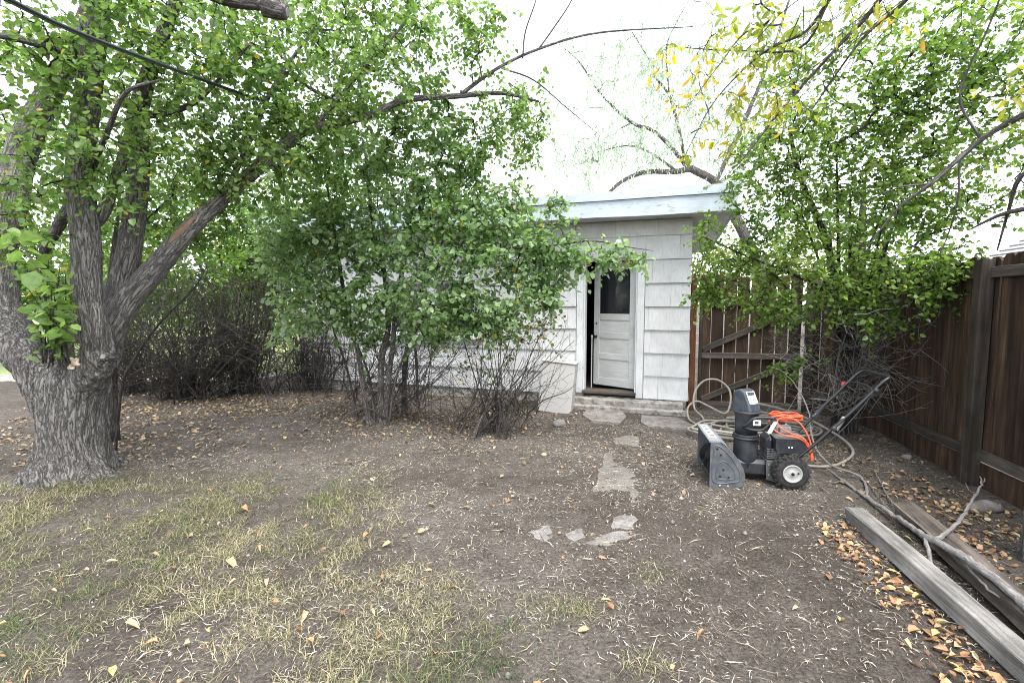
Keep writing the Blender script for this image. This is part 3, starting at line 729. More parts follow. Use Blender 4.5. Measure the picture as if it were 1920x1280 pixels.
# neighbour's house behind the fence
NH = thing('neighbour_house', 'grey-roofed house behind the board fence', 'house', (14.2, 8.0, 0), R(-14))
m = MB(); m.box(-3.4, 3.4, -4, 2, 0, 2.6); obj('wall', m, MAT['house_wall'], NH)
m = MB(); m.prism([(-4.0, 2.55), (0, 4.9), (4.0, 2.55), (4.0, 2.42), (0, 4.77), (-4.0, 2.42)], -4.5, 2.5, 'y'); RF = obj('roof', m, MAT['house_roof'], NH)
m = MB()
for k in range(22):
    t0 = k / 22; a = Vector((-4.0 + 4.0 * t0, 0, 2.56 + 2.35 * t0)); b = Vector((-4.0 + 4.0 * (t0 + 1 / 22) - .01, 0, 2.56 + 2.35 * (t0 + 1 / 22)))
    m.prism([(a.x, a.z), (b.x, b.z), (b.x, b.z + .006), (a.x - .01, a.z + .035)], -4.52, 2.52, 'y')
obj('shingle_courses', m, MAT['house_roof'], RF, kind='stuff')

# ================================================================== TREES
def base_on_ground(row):
    x, y, z, r = row; return (x, y, g1(x, y) - .05, r)

def sm_(co): return .55 + .45 * np.clip((1.6 - co[:, 2]) / .5, 0, 1)
# ---------- old multi-stemmed tree by the grass
T1 = thing('old_tree', 'old thick-trunked tree with several grey limbs standing in the patchy grass', 'tree', (-3.93, 4.2, 0))
def loc_rows(rows, o): return [(x - o[0], y - o[1], z - o[2], r) for x, y, z, r in rows]
mb = MB(); tr = Tree()
rd = bark_ridge(.034, 10, 1.5)
trunk = [(-3.95, 4.25, -.12, .345), (-3.95, 4.25, .03, .300), (-3.95, 4.25, .16, .268), (-3.93, 4.25, .40, .245), (-3.89, 4.25, .70, .240), (-3.87, 4.25, .92, .252), (-3.87, 4.26, 1.03, .21), (-3.88, 4.28, 1.10, .10)]
fuse = MB(); tq_ = spline(trunk, .04); fuse.tube(tq_[:, :3], tq_[:, 3], 40)
for k in range(8):
    a = k / 8 * 6.283 + rng.uniform(-.25, .25); c_, s_ = math.cos(a), math.sin(a); rr_ = rng.uniform(.42, .58)
    q = spline([(-3.95 + .13 * c_, 4.25 + .13 * s_, .42, .07), (-3.95 + .23 * c_, 4.25 + .23 * s_, .16, .085), (-3.95 + .33 * c_, 4.25 + .33 * s_, .05, .06), (-3.95 + rr_ * c_, 4.25 + rr_ * s_, -.06, .03)], .04); fuse.tube(q[:, :3], q[:, 3], 14)
mbd = MB()
def big_limb(rows, sides=44, amp=.016, step=.03, dark=True):
    q = tr.limb(px_rows([(a, b, c, r * .80) for a, b, c, r in rows]), step); k_ = int(np.argmax(q[:, 2] > 1.62)) if q[0, 2] < 1.2 else 0
    rr_ = q[:, 3] + .004
    if k_ > 12:
        fr = q[:k_ + 6, 3] * np.linspace(1.06, 1.0, k_ + 6); fr[-10:] *= np.linspace(1, .72, 10); fuse.tube(q[:k_ + 6, :3], fr, 24)
        k_ -= 10; rr_[k_:k_ + 14] *= np.linspace(.74, 1.0, 14)
    mb.tube(q[k_:, :3], rr_[k_:], sides, ridge=bark_ridge(amp, 14, 2.0)); return q
big_limb([(118, 830, 4.28, .14), (95, 745, 4.28, .19), (52, 670, 4.3, .205), (8, 600, 4.4, .20), (-8, 500, 4.5, .165), (18, 380, 4.6, .15), (42, 280, 4.7, .14), (85, 190, 4.7, .12), (140, 90, 4.6, .10), (190, -40, 4.5, .08), (220, -160, 4.5, .05)])
big_limb([(140, 790, 4.26, .12), (160, 730, 4.2, .14), (180, 672, 4.12, .145), (178, 620, 4.07, .135), (164, 540, 4.05, .125), (160, 440, 4.05, .122), (150, 340, 4.1, .12), (158, 240, 4.1, .11), (172, 120, 4.1, .10), (190, -10, 4.05, .085), (205, -160, 4.0, .06)], dark=False)
big_limb([(190, 690, 4.3, .14), (212, 590, 4.35, .145), (238, 490, 4.45, .12), (254, 390, 4.5, .105), (262, 300, 4.5, .095), (258, 220, 4.45, .085), (285, 120, 4.4, .07), (330, 0, 4.3, .055), (370, -120, 4.3, .03)], 36)
LD = big_limb([(195, 650, 4.3, 0.138), (235, 570, 4.35, 0.129), (290, 505, 4.4, 0.115), (350, 435, 4.5, 0.090), (420, 368, 4.65, 0.080), (472, 325, 4.75, 0.072), (545, 262, 4.95, 0.059), (590, 240, 5.05, 0.050), (690, 217, 5.25, 0.042), (760, 188, 5.35, 0.036), (860, 180, 5.5, 0.030), (940, 175, 5.6, 0.020), (1010, 190, 5.7, 0.009)], 32)
big_limb([(160, 430, 4.1, .05), (190, 405, 4.15, .055), (212, 350, 4.2, .05), (238, 270, 4.25, .045), (262, 180, 4.3, .035), (300, 60, 4.2, .025)], 20, .006)
big_limb([(165, 330, 4.15, .06), (100, 440, 4.4, .05), (82, 480, 4.6, .045), (85, 560, 4.8, .03)], 18, .006)
big_limb([(300, -60, 3.4, .07), (420, -6, 3.45, .062), (505, 8, 3.5, .052), (534, 22, 3.5, .046)], 24, .006)
# second-order limbs
def limb2(rows, amp=.004):
    q = tr.limb(px_rows([(a, b, c, r * .85) for a, b, c, r in rows]), .05); mb.tube(q[:, :3], q[:, 3], 10, ridge=bark_ridge(amp, 20, 4))
limb2([(690, 217, 5.25, .03), (560, 150, 5.3, .02), (520, 60, 5.3, .014), (480, -40, 5.2, .008)])
limb2([(860, 180, 5.5, .028), (930, 130, 5.55, .022), (1010, 92, 5.6, .018), (1120, 62, 5.7, .013), (1300, 50, 5.9, .006)])
limb2([(1010, 92, 5.6, .012), (1040, 50, 5.6, .010), (1072, 0, 5.6, .008), (1080, -40, 5.6, .006)])
limb2([(980, 110, 5.55, .012), (985, 60, 5.5, .010), (1005, 0, 5.5, .009), (1010, -40, 5.5, .008)])
limb2([(940, 128, 5.55, .012), (1000, 150, 5.6, .010), (1060, 200, 5.7, .007), (1120, 250, 5.8, .004)])
limb2([(420, 368, 4.65, .035), (470, 260, 4.7, .026), (520, 150, 4.8, .02), (600, 40, 4.9, .012)])
limb2([(590, 240, 5.05, .03), (680, 130, 5.2, .022), (760, 40, 5.3, .014), (800, -50, 5.3, .008)])
limb2([(258, 220, 4.45, .04), (350, 200, 4.5, .03), (410, 150, 4.4, .02), (470, 80, 4.3, .012)])
limb2([(172, 120, 4.1, .04), (60, 80, 3.6, .03), (-40, 60, 3.2, .02)])
limb2([(165, 330, 4.1, .03), (200, 250, 3.6, .022), (235, 175, 3.3, .016), (300, 150, 3.1, .008)])
A1 = ell([(40, 120, 3.7, 1.0, .7, .9, 107), (240, 110, 4.1, 1.0, .8, .85, 147), (420, 110, 4.5, 1.0, .8, .9, 181), (600, 80, 5.0, 1.1, .8, .9, 187), (770, 90, 5.5, .95, .7, .95, 166),
          (430, 270, 5.0, .9, .6, .65, 127), (560, 320, 5.4, .9, .6, .6, 68), (600, 210, 5.3, .9, .6, .7, 78), (960, 205, 5.75, .5, .45, .55, 64), (880, 300, 5.8, .45, .5, .7, 54), (720, 230, 5.5, .8, .5, .6, 68), (980, 260, 5.7, .25, .3, .45, 24),
          (100, 330, 5.2, .8, .4, .8, 68), (280, 330, 5.6, .8, .5, .7, 73), (200, -120, 3.4, 1.4, 1.4, .6, 29), (600, -150, 4.2, 1.8, 1.2, .6, 24), (890, 60, 5.4, .35, .4, .4, 29),
          (140, 200, 3.7, .5, .3, .5, 20), (260, 300, 3.9, .5, .3, .5, 34), (40, 380, 3.8, .45, .3, .5, 32), (350, 400, 4.9, .6, .4, .4, 39), (480, 300, 4.5, .5, .25, .4, 38), (620, 230, 4.9, .5, .25, .3, 29)])
tr.grow(A1, sag=.06)
mbt = MB(); tr.twig_mb(mbt)
base = tr.leaves(.053, .5, .029, 2.2, mb=mbt)
base = keep(base, np.linalg.norm(base[0] - np.array((0, 0, 1.6)), axis=1) > 1.7)
tmp = obj('trunk', fuse.mesh('trunk'), MAT['bark']); md = tmp.modifiers.new('r', 'REMESH'); md.mode = 'VOXEL'; md.voxel_size = .016
md = tmp.modifiers.new('s', 'SMOOTH'); md.factor = .6; md.iterations = 9
bpy.context.view_layer.update(); ev = tmp.evaluated_get(bpy.context.evaluated_depsgraph_get()); me = bpy.data.meshes.new_from_object(ev); tmp.modifiers.clear(); bpy.data.objects.remove(tmp)
nv_ = len(me.vertices); co_ = np.empty(nv_ * 3); no_ = np.empty(nv_ * 3); me.vertices.foreach_get('co', co_); me.vertices.foreach_get('normal', no_); co_ = co_.reshape(-1, 3); no_ = no_.reshape(-1, 3)
bco = np.c_[co_[:, 0] + .10 * (vnoise(co_ * 2.1, 7) - .5), co_[:, 1] + .10 * (vnoise(co_ * 2.1, 8) - .5), co_[:, 2] * .9]
fis = np.abs(vnoise(bco * np.array((26, 26, 3.2)), 51) - .5) * 2; fis2 = np.abs(vnoise(bco * np.array((48, 48, 7)), 52) - .5) * 2
dsp = .020 * (np.clip(fis * 2.2, 0, 1) - .6) + .007 * (np.clip(fis2 * 2, 0, 1) - .6) + .05 * (vnoise(co_ * np.array((5, 5, 3.2)), 53) - .5)
co_ = co_ + no_ * (dsp * sm_(co_))[:, None]; me.vertices.foreach_set('co', co_.ravel()); ab = me.attributes.new('barkco', 'FLOAT_VECTOR', 'POINT'); ab.data.foreach_set('vector', bco.ravel())
me.polygons.foreach_set('use_smooth', [True] * len(me.polygons)); me.update()
o = obj('trunk', me, MAT['bark'], T1); o.matrix_parent_inverse = Matrix.Translation((3.93, -4.2, 0))
o = obj('limbs', mb.mesh('limbs', True, True), MAT['bark'], T1); o.matrix_parent_inverse = Matrix.Translation((3.93, -4.2, 0))
o = obj('twigs', mbt.mesh('twigs', True, True), MAT['bark_dark'], T1, kind='stuff'); o.matrix_parent_inverse = Matrix.Translation((3.93, -4.2, 0))
o = crown(T1, base, MAT['leaf_tree'], 170); o.matrix_parent_inverse = Matrix.Translation((3.93, -4.2, 0))
def t1part(name, m, mat, **k):
    o = obj(name, m.mesh(name, True, True) if isinstance(m, MB) else m, mat, T1, **k); o.matrix_parent_inverse = Matrix.Translation((3.93, -4.2, 0)); return o
# pruned stubs, bare scar, sprouts from the fork
def stub(px, py, Y, d, r, ln):
    c = at(px, py, Y); d = np.array(d, float); d /= np.linalg.norm(d)
    m = MB(); q = np.array([c - d * .12, c - d * .03, c + d * ln * .6, c + d * ln]); m.tube(spline(np.c_[q, [r * 1.7, r * 1.45, r * 1.15, r * .9]], .012)[:, :3], spline(np.c_[q, [r * 1.7, r * 1.45, r * 1.15, r * .9]], .012)[:, 3], 20, ridge=bark_ridge(.01, 14, 8)); s = t1part('pruned_stub', m, MAT['bark'])
    m = MB(); m.tube(np.array([c + d * ln, c + d * (ln + .004)]), [r * .62, r * .6], 16); k = obj('cut_face', m.mesh('cut_face', False, True), MAT['cutwood'], s)
stub(197, 668, 4.08, (.3, -.9, .1), .034, .05); stub(84, 692, 4.08, (.2, -1, -.1), .045, .03); stub(530, 20, 3.5, (.9, .1, -.25), .045, .03)
i0 = 26; m = MB(); seg = LD[(LD[:, 2] > 2.02) & (LD[:, 2] < 2.42)]
q = seg[:, :3] + np.array((.25, -.82, .5)) * seg[:, 3:4] * .86; m.tube(q, np.clip(np.sin(np.linspace(.15, 3.0, len(q))) * .032, .004, 1), 8); t1part('bare_scar', m, MAT['scar'])
ts = Tree(); sp = []
for k in range(20):
    a = at(rng.uniform(80, 132), rng.uniform(672, 690), 3.95); b = at(rng.uniform(40, 140), rng.uniform(480, 640), rng.uniform(3.5, 3.9)); ts.limb([(*a, .007), (*((a + b) / 2 + (0, 0, .06)), .005), (*b, .002)], .05)
ts2 = ts; m = MB()
for q in ts.limbs: m.tube(q[:, :3], q[:, 3], 5, cap=False)
ts.paths = [dict(q=q[:, :3], par=-1, rp=.004, cnt=1) for q in ts.limbs]
bs = ts.leaves(.085, .5, .045, .6, (.08, .16), m, droop=.1)
# a near sprig hanging at the left edge
tq = Tree(); tq.limb(px_rows([(-8, 500, 4.5, .01), (-60, 400, 3.4, .006), (20, 440, 2.7, .004), (70, 505, 2.5, .002)]), .06)
for q in tq.limbs: m.tube(q[:, :3], q[:, 3], 5, cap=False)
tq.paths = [dict(q=q[:, :3], par=-1, rp=.004, cnt=1) for q in tq.limbs]; b2 = tq.leaves(.085, .6, .03, 1.5, (.08, .2), m)
s = t1part('sprouts', m, MAT['bark_twig'], kind='stuff'); s.name = 'sprout_stems'
bb = tuple(np.concatenate(z) for z in zip(bs, b2)); crown(s, bb, MAT['leaf_tree'], 0, 'sprout_leaves')
m = MB()
for k in range(22):
    c = at(138 + rng.uniform(-9, 9), 682 + rng.uniform(-9, 9), 3.99 + rng.uniform(0, .06)); V = []; f_ = rng.uniform(.5, .9)
    m.lathe([(.004 * f_, -.010), (.016 * f_, -.007), (.024 * f_, .003), (.019 * f_, .011), (.004, .014)], *c, 'z' if k % 3 else 'y', 9)
tag(obj('bracket_fungus', m, MAT['fungus']), 'cream ruffled fungus cluster in the fork of the old tree', 'fungus')

# ---------- leafy multi-stemmed shrub before the shed
T2 = thing('leafy_shrub', 'tall multi-stemmed green shrub spreading in front of the white shed wall', 'shrub', (-1.75, 6.35, 0))
off2 = Matrix.Translation((1.75, -6.35, 0)); mb = MB(); tr = Tree()
def stem(tr, mb, rows, sides=12, ground=True, amp=.006):
    r_ = px_rows([(a, b, c, r * .86) for a, b, c, r in rows])
    if ground: r_[0] = base_on_ground(r_[0])
    q = tr.limb(r_, .05); mb.tube(q[:, :3], q[:, 3], sides, ridge=bark_ridge(amp, 26, 5)); return q
stem(tr, mb, [(694, 806, 6.15, .042), (683, 745, 6.15, .036), (672, 665, 6.2, .034), (655, 600, 6.2, .032), (640, 520, 6.2, .028), (625, 420, 6.2, .022), (610, 330, 6.2, .014)])
stem(tr, mb, [(717, 800, 6.25, .062), (714, 740, 6.25, .05), (716, 670, 6.25, .046), (728, 610, 6.25, .042), (722, 520, 6.2, .038), (700, 430, 6.1, .03), (690, 330, 6.1, .02), (680, 260, 6.1, .012)], 16)
stem(tr, mb, [(722, 800, 6.25, .055), (728, 715, 6.2, .04), (736, 650, 6.2, .037), (742, 580, 6.1, .034), (760, 480, 6.0, .03), (790, 380, 5.9, .022), (830, 290, 5.9, .014)], 14)
stem(tr, mb, [(759, 776, 6.7, .052), (758, 700, 6.7, .042), (766, 640, 6.7, .04), (778, 575, 6.6, .036), (805, 520, 6.3, .03), (850, 480, 6.0, .026), (930, 470, 5.75, .02), (1020, 462, 5.55, .014), (1110, 452, 5.4, .010), (1170, 462, 5.35, .006), (1225, 470, 5.35, .003)], 14)
stem(tr, mb, [(783, 738, 7.6, .03), (781, 680, 7.6, .027), (776, 610, 7.5, .022), (790, 540, 7.3, .015)])
stem(tr, mb, [(672, 770, 6.5, .02), (650, 690, 6.5, .018), (626, 620, 6.4, .016), (610, 540, 6.4, .012), (580, 450, 6.3, .008)])
stem(tr, mb, [(705, 790, 6.3, .024), (690, 700, 6.5, .02), (655, 610, 6.6, .016), (648, 560, 6.6, .012)])
stem(tr, mb, [(728, 792, 6.2, .02), (745, 700, 6.1, .018), (790, 600, 5.9, .014), (840, 510, 5.8, .01), (880, 430, 5.7, .007)])
stem(tr, mb, [(722, 785, 6.2, .016), (690, 765, 6.1, .013), (655, 775, 6.0, .01), (620, 810, 5.85, .006)], 8, False)
stem(tr, mb, [(742, 560, 6.1, .018), (800, 500, 5.8, .016), (880, 380, 5.7, .012), (960, 350, 5.6, .006)], 8, False)
stem(tr, mb, [(722, 520, 6.2, .02), (650, 480, 6.0, .014), (600, 440, 5.9, .01), (550, 430, 5.9, .006)], 8, False)
A2 = ell([(600, 320, 6.2, .8, .6, .75, 108), (740, 300, 6.0, .8, .6, .8, 126), (850, 300, 5.9, .55, .5, .7, 91), (600, 450, 6.0, .8, .5, .6, 192), (790, 430, 5.75, .85, .5, .7, 228), (920, 450, 5.6, .66, .4, .55, 156),
          (1030, 480, 5.5, .46, .3, .42, 96), (1140, 478, 5.4, .38, .14, .15, 31), (1195, 490, 5.35, .16, .1, .17, 15), (860, 575, 5.7, .62, .4, .32, 100), (590, 560, 5.9, .5, .4, .28, 76), (720, 560, 5.8, .6, .3, .30, 72), (1040, 390, 5.55, .16, .2, .16, 14), (960, 370, 5.6, .25, .2, .25, 24), (800, 620, 6.2, .6, .3, .22, 40), (1000, 545, 5.5, .3, .25, .22, 36), (540, 470, 6.2, .4, .4, .5, 48), (520, 405, 6.6, .6, .5, .35, 52), (700, 615, 6.3, .35, .25, .3, 28), (560, 610, 6.2, .4, .3, .2, 28), (930, 600, 5.7, .35, .3, .22, 36), (640, 600, 6.0, .4, .2, .2, 24)])
tr.grow(A2, sag=.10)
mbt = MB(); tr.twig_mb(mbt)
base = tr.leaves(.069, .45, .029, 1.8, (.1, .25), mbt, droop=.3)
# bare dry twigs among the stems
mbb = MB()
def bare_twigs(mb, n, bx, by, bY, tx, ty, tY, r=(.002, .005), side=3, bend=.12):
    for _ in range(n):
        a = at(rng.uniform(*bx), rng.uniform(*by), rng.uniform(*bY)); b = at(rng.uniform(*tx), rng.uniform(*ty), rng.uniform(*tY))
        a[2] = max(a[2], g1(a[0], a[1]) - .01); d = b - a; ln = np.linalg.norm(d); t = np.linspace(0, 1, 7)[:, None]
        mid = (a + b) / 2 + rng.normal(0, bend, 3) * ln
        q = (1 - t) ** 2 * a + 2 * t * (1 - t) * mid + t ** 2 * b + rng.normal(0, .012, (7, 3)) * np.minimum(1, t * 4)
        r0 = rng.uniform(*r); mb.tube(q, np.linspace(r0, r0 * .3, 7), 4, cap=False)
        for _k in range(rng.poisson(side)):
            i = rng.integers(2, 7); e = rng.normal(0, .5, 3) + d / ln * .6; e /= np.linalg.norm(e); l2 = rng.uniform(.08, .35)
            qq = q[i] + e * np.linspace(0, l2, 4)[:, None] + rng.normal(0, .008, (4, 3)) * np.array([[0], [1], [1], [1]]); mb.tube(qq, np.linspace(r0 * .6, r0 * .25, 4), 3, cap=False)
bare_twigs(mbb, 85, (640, 800), (740, 800), (6.1, 6.9), (570, 900), (520, 720), (5.9, 7.2), (.003, .008), 5)
bare_twigs(mbb, 60, (580, 900), (700, 800), (6.2, 7.4), (570, 940), (560, 740), (6.0, 7.4), (.0025, .005), 5)
bare_twigs(mbb, 40, (640, 800), (640, 760), (6.4, 7.2), (580, 900), (580, 720), (6.2, 7.4), (.002, .004), 5)
for nm, m_, mt in (('stems', mb, 'bark_twig'), ('twigs', mbt, 'bark_dark'), ('bare_twigs', mbb, 'bark_twig')):
    o = obj(nm, m_.mesh(nm, True, True), MAT[mt], T2, kind='stuff'); o.matrix_parent_inverse = off2
o = crown(T2, base, MAT['leaf_shrub'], 150); o.matrix_parent_inverse = off2

# ---------- thorny bush beside the beige cabinet
T3 = thing('thorny_bush', 'sparse thorny bush with yellow leaves beside the beige cabinet', 'shrub', (-.2, 5.75, 0))
off3 = Matrix.Translation((.2, -5.75, 0)); tr = Tree(); mb = MB(); fans = []
for k in range(30):
    b = at(rng.choice([888, 905, 940, 955]) + rng.uniform(-8, 8), rng.uniform(795, 822), 1); Yb = rng.uniform(5.6, 6.1); b = at(900 + rng.uniform(-15, 60), 800, Yb); b[2] = g1(b[0], b[1]) - .02
    e = at(rng.uniform(830, 1080), rng.uniform(560, 720), rng.uniform(5.3, 6.4)); mid = (b + e) / 2 + np.array((rng.normal(0, .08), rng.normal(0, .08), rng.uniform(.0, .15)))
    r0 = rng.uniform(.004, .010); q = tr.limb([(*b, r0), (*mid, r0 * .75), (*e, r0 * .3)], .07); mb.tube(q[:, :3], q[:, 3], 5, cap=False); fans.append(e)
stem(tr, mb, [(885, 825, 5.6, .024), (905, 780, 5.7, .018), (945, 740, 5.8, .013), (990, 690, 5.9, .008)], 8)
stem(tr, mb, [(860, 800, 5.9, .014), (890, 745, 5.9, .012), (898, 715, 5.9, .008)], 8)
stem(tr, mb, [(990, 775, 6.1, .012), (1020, 750, 6.05, .009), (1060, 735, 6.0, .006), (1080, 720, 6.0, .003)], 6, False)
A3 = ell([(960, 620, 5.9, .55, .4, .42, 70), (1020, 600, 5.8, .35, .3, .35, 30), (900, 690, 5.9, .35, .3, .3, 25), (960, 770, 5.8, .2, .2, .12, 8)])
tr.grow(A3, sag=.08); mbt = MB(); tr.twig_mb(mbt, rmin=.0011)
base = tr.leaves(.042, .3, .05, .8, (.08, .2), mbt); base[5][:] = rng.random(len(base[5])) ** .8
bare_twigs(mbt, 95, (850, 1010), (770, 815), (5.6, 6.2), (820, 1090), (590, 760), (5.3, 6.5), (.002, .004), 4)
for nm, m_, mt in (('stems', mb, 'bark_twig'), ('twigs', mbt, 'bark_dark')):
    o = obj(nm, m_.mesh(nm, True, True), MAT[mt], T3, kind='stuff'); o.matrix_parent_inverse = off3
o = crown(T3, base, MAT['leaf_rose'], 0, 'foliage'); o.matrix_parent_inverse = off3

# ---------- leafy small tree in the fence corner
T4 = thing('corner_tree', 'bushy green small tree with bare lower twigs in the fence corner', 'tree', (4.0, 5.72, 0))
off4 = Matrix.Translation((-4.0, -5.72, 0)); tr = Tree(); mb = MB()
for k in range(11):
    b = np.array((4.0 + rng.normal(0, .07), 5.72 + rng.normal(0, .06), -.02)); tx = rng.uniform(1470, 1720); top = at(tx, rng.uniform(250, 430), rng.uniform(4.7, 6.0))
    m1 = b + (top - b) * .35; m1[:2] = b[:2] + (top - b)[:2] * .12 + rng.normal(0, .03, 2); m2 = b + (top - b) * .7; m2[:2] = b[:2] + (top - b)[:2] * .5
    r0 = rng.uniform(.018, .04); q = tr.limb([(*b, r0 * 1.15), (*m1, r0), (*m2, r0 * .7), (*top, r0 * .25)], .06); mb.tube(q[:, :3], q[:, 3], 8, ridge=bark_ridge(.004, 26, 5))
stem(tr, mb, [(1590, 822, 5.72, .085), (1588, 760, 5.72, .062), (1585, 660, 5.7, .055), (1575, 560, 5.6, .05), (1545, 440, 5.5, .04), (1500, 330, 5.4, .03), (1480, 240, 5.4, .02)], 16)
stem(tr, mb, [(1575, 560, 5.6, .03), (1500, 520, 5.5, .02), (1400, 480, 5.5, .012), (1310, 440, 5.6, .005)], 8, False)
stem(tr, mb, [(1585, 600, 5.65, .03), (1680, 520, 5.2, .022), (1780, 480, 4.8, .015), (1850, 500, 4.5, .006)], 8, False)
A4 = ell([(1420, 560, 5.5, .5, .3, .2, 46), (1600, 565, 5.1, .5, .3, .2, 46), (1760, 545, 4.6, .45, .25, .18, 34), (1335, 560, 5.7, .25, .2, .15, 16), (1800, 60, 4.5, .8, .6, .6, 63), (1650, 60, 4.9, .6, .5, .5, 45), (1455, 330, 5.4, .55, .5, .7, 137), (1500, 420, 5.3, .75, .6, .6, 162), (1560, 260, 5.3, .75, .7, .7, 162), (1660, 330, 5.1, .7, .6, .8, 176), (1720, 180, 4.9, .8, .7, .7, 162), (1850, 120, 4.6, .7, .6, .8, 126),
          (1790, 380, 4.9, .5, .5, .5, 93), (1400, 500, 5.6, .55, .4, .3, 77), (1320, 440, 5.6, .22, .2, .22, 17), (1340, 540, 5.7, .2, .25, .14, 17), (1470, 580, 5.4, .45, .35, .18, 50), (1640, 500, 5.0, .7, .4, .35, 106), (1780, 500, 4.5, .5, .3, .22, 50),
          (1480, 690, 5.4, .32, .2, .10, 17), (1650, 600, 4.9, .35, .2, .10, 17), (1500, 120, 5.2, .4, .4, .4, 36), (1900, 280, 4.7, .5, .5, .6, 50)])
tr.grow(A4, sag=.05); mbt = MB(); tr.twig_mb(mbt)
base = tr.leaves(.050, .42, .026, 1.9, (.1, .25), mbt, droop=.2); base[5][:] = np.clip(base[5], 0, .995)
mbb = MB()
bare_twigs(mbb, 90, (1560, 1610), (600, 790), (5.55, 5.85), (1420, 1800), (560, 780), (4.6, 5.9), (.003, .007), 6, .1)
bare_twigs(mbb, 30, (1540, 1640), (540, 640), (5.3, 5.8), (1450, 1700), (470, 650), (5.0, 5.8), (.002, .005), 6, .1)
for nm, m_, mt in (('stems', mb, 'bark_dark'), ('twigs', mbt, 'bark_dark'), ('bare_twigs', mbb, 'bark_pale')):
    o = obj(nm, m_.mesh(nm, True, True), MAT[mt], T4, kind='stuff'); o.matrix_parent_inverse = off4
o = crown(T4, base, MAT['leaf_corner'], 150); o.matrix_parent_inverse = off4

# ---------- yellowing tree at the end of the timbers, its boughs arching overhead
T5 = thing('yellowing_tree', 'pale-trunked tree by the fence with arching boughs of yellowing leaves', 'tree', (3.24, 2.86, 0))
off5 = Matrix.Translation((-3.24, -2.86, 0)); tr = Tree(); mb = MB()
q = tr.limb([(3.27, 2.86, -.05, .12), (3.26, 2.87, .15, .09), (3.28, 2.9, .9, .085), (3.33, 2.95, 1.8, .09), (3.42, 3.05, 2.6, .08), (3.45, 3.15, 3.4, .065), (3.3, 3.2, 4.2, .05), (2.9, 3.2, 4.9, .03)], .04); mb.tube(q[:, :3], q[:, 3], 28, ridge=bark_ridge(.014, 16, 2.5))
def lim5(rows, sides=8):
    q = tr.limb(px_rows([(a, b, c, r * .66) for a, b, c, r in rows]), .06); mb.tube(q[:, :3], q[:, 3], sides, ridge=bark_ridge(.003, 26, 5))
lim5([(2000, 180, 3.1, .045), (1915, 218, 3.2, .034), (1840, 262, 3.3, .028), (1745, 345, 3.4, .022), (1690, 385, 3.5, .015), (1640, 445, 3.6, .008), (1625, 470, 3.6, .004)])
lim5([(1745, 345, 3.4, .012), (1690, 350, 3.5, .009), (1640, 370, 3.6, .006), (1580, 395, 3.8, .003)])
lim5([(1840, 262, 3.3, .014), (1800, 180, 3.4, .012), (1850, 60, 3.3, .010), (1890, -40, 3.2, .008)])
lim5([(1800, 300, 3.4, .012), (1795, 380, 3.4, .009), (1770, 460, 3.5, .006), (1735, 520, 3.5, .004)])
lim5([(2010, 380, 3.1, .035), (1920, 392, 3.3, .028), (1870, 405, 3.4, .02), (1820, 430, 3.5, .008)])
lim5([(1990, 290, 3.15, .03), (1915, 330, 3.3, .024), (1890, 400, 3.4, .016), (1870, 470, 3.5, .008)])
lim5([(1720, -120, 3.3, .035), (1650, 0, 3.6, .028), (1560, 100, 3.8, .02), (1470, 200, 4.0, .013), (1400, 290, 4.1, .008), (1350, 340, 4.2, .004)])
lim5([(1640, -100, 3.4, .03), (1555, 0, 3.7, .022), (1510, 60, 3.8, .017), (1430, 100, 4.0, .012), (1340, 190, 4.2, .008), (1280, 300, 4.3, .004)])
lim5([(1555, 0, 3.7, .018), (1500, 90, 3.9, .014), (1380, 95, 4.1, .010), (1260, 88, 4.3, .005)])
lim5([(1800, -120, 3.2, .03), (1700, 0, 3.5, .022), (1620, 70, 3.7, .015), (1540, 180, 3.9, .009), (1500, 240, 4.0, .004)])
lim5([(1470, 45, 3.85, .012), (1400, 60, 4.0, .009), (1350, 120, 4.1, .006), (1290, 200, 4.2, .003)])
# boughs join the leader above the frame
for a in ((2000, 180, 3.1, .045), (2010, 380, 3.1, .035), (1990, 290, 3.15, .03), (1720, -120, 3.3, .035), (1640, -100, 3.4, .03), (1800, -120, 3.2, .03)):
    p = at(*a[:3]); i = int(np.argmin(np.linalg.norm(q[:, :3] - p, axis=1) + 2 * np.maximum(0, q[:, 2] - p[2] - .3))); s0 = q[i, :3]; mb.tube(spline([(*s0, a[3] * 1.2), (*((s0 + p) / 2 + (0, 0, .1)), a[3] * 1.1), (*p, a[3])], .06)[:, :3], a[3] * .75, 8)
A5 = ell([(1300, 130, 4.2, .35, .3, .45, 21), (1400, 60, 4.0, .5, .4, .3, 27), (1480, 30, 3.9, .5, .4, .3, 21), (1380, 200, 4.1, .4, .3, .35, 21), (1330, 270, 4.3, .2, .2, .2, 8), (1560, 30, 3.6, .4, .4, .3, 12), (1900, 160, 3.2, .2, .3, .3, 8), (1480, 180, 3.9, .3, .3, .2, 8), (1480, -160, 3.2, 1.2, 1.0, .4, 21), (1850, -40, 3.1, .6, .4, .3, 10)])
tr.grow(A5, sag=-.05); mbt = MB(); tr.twig_mb(mbt, rmin=.0012)
base = tr.leaves(.08, .32, .042, .8, (.1, .2), mbt, droop=.75, upn=.2, wid=.45)
cl = vnoise(base[0] * 2.3, 21); base[5][:] = np.clip(cl * 1.15 - .3 + rng.normal(0, .16, len(cl)), 0, 1)
bare_twigs(mbt, 20, (1480, 1700), (-20, 60), (3.5, 4.0), (1280, 1600), (120, 380), (3.8, 4.4), (.002, .004), 5, .1)
for nm, m_, mt in (('trunk', mb, 'bark'), ('twigs', mbt, 'bark_twig')):
    o = obj(nm, m_.mesh(nm, True, True), MAT[mt], T5); o.matrix_parent_inverse = off5
    if nm == 'twigs': o['kind'] = 'stuff'
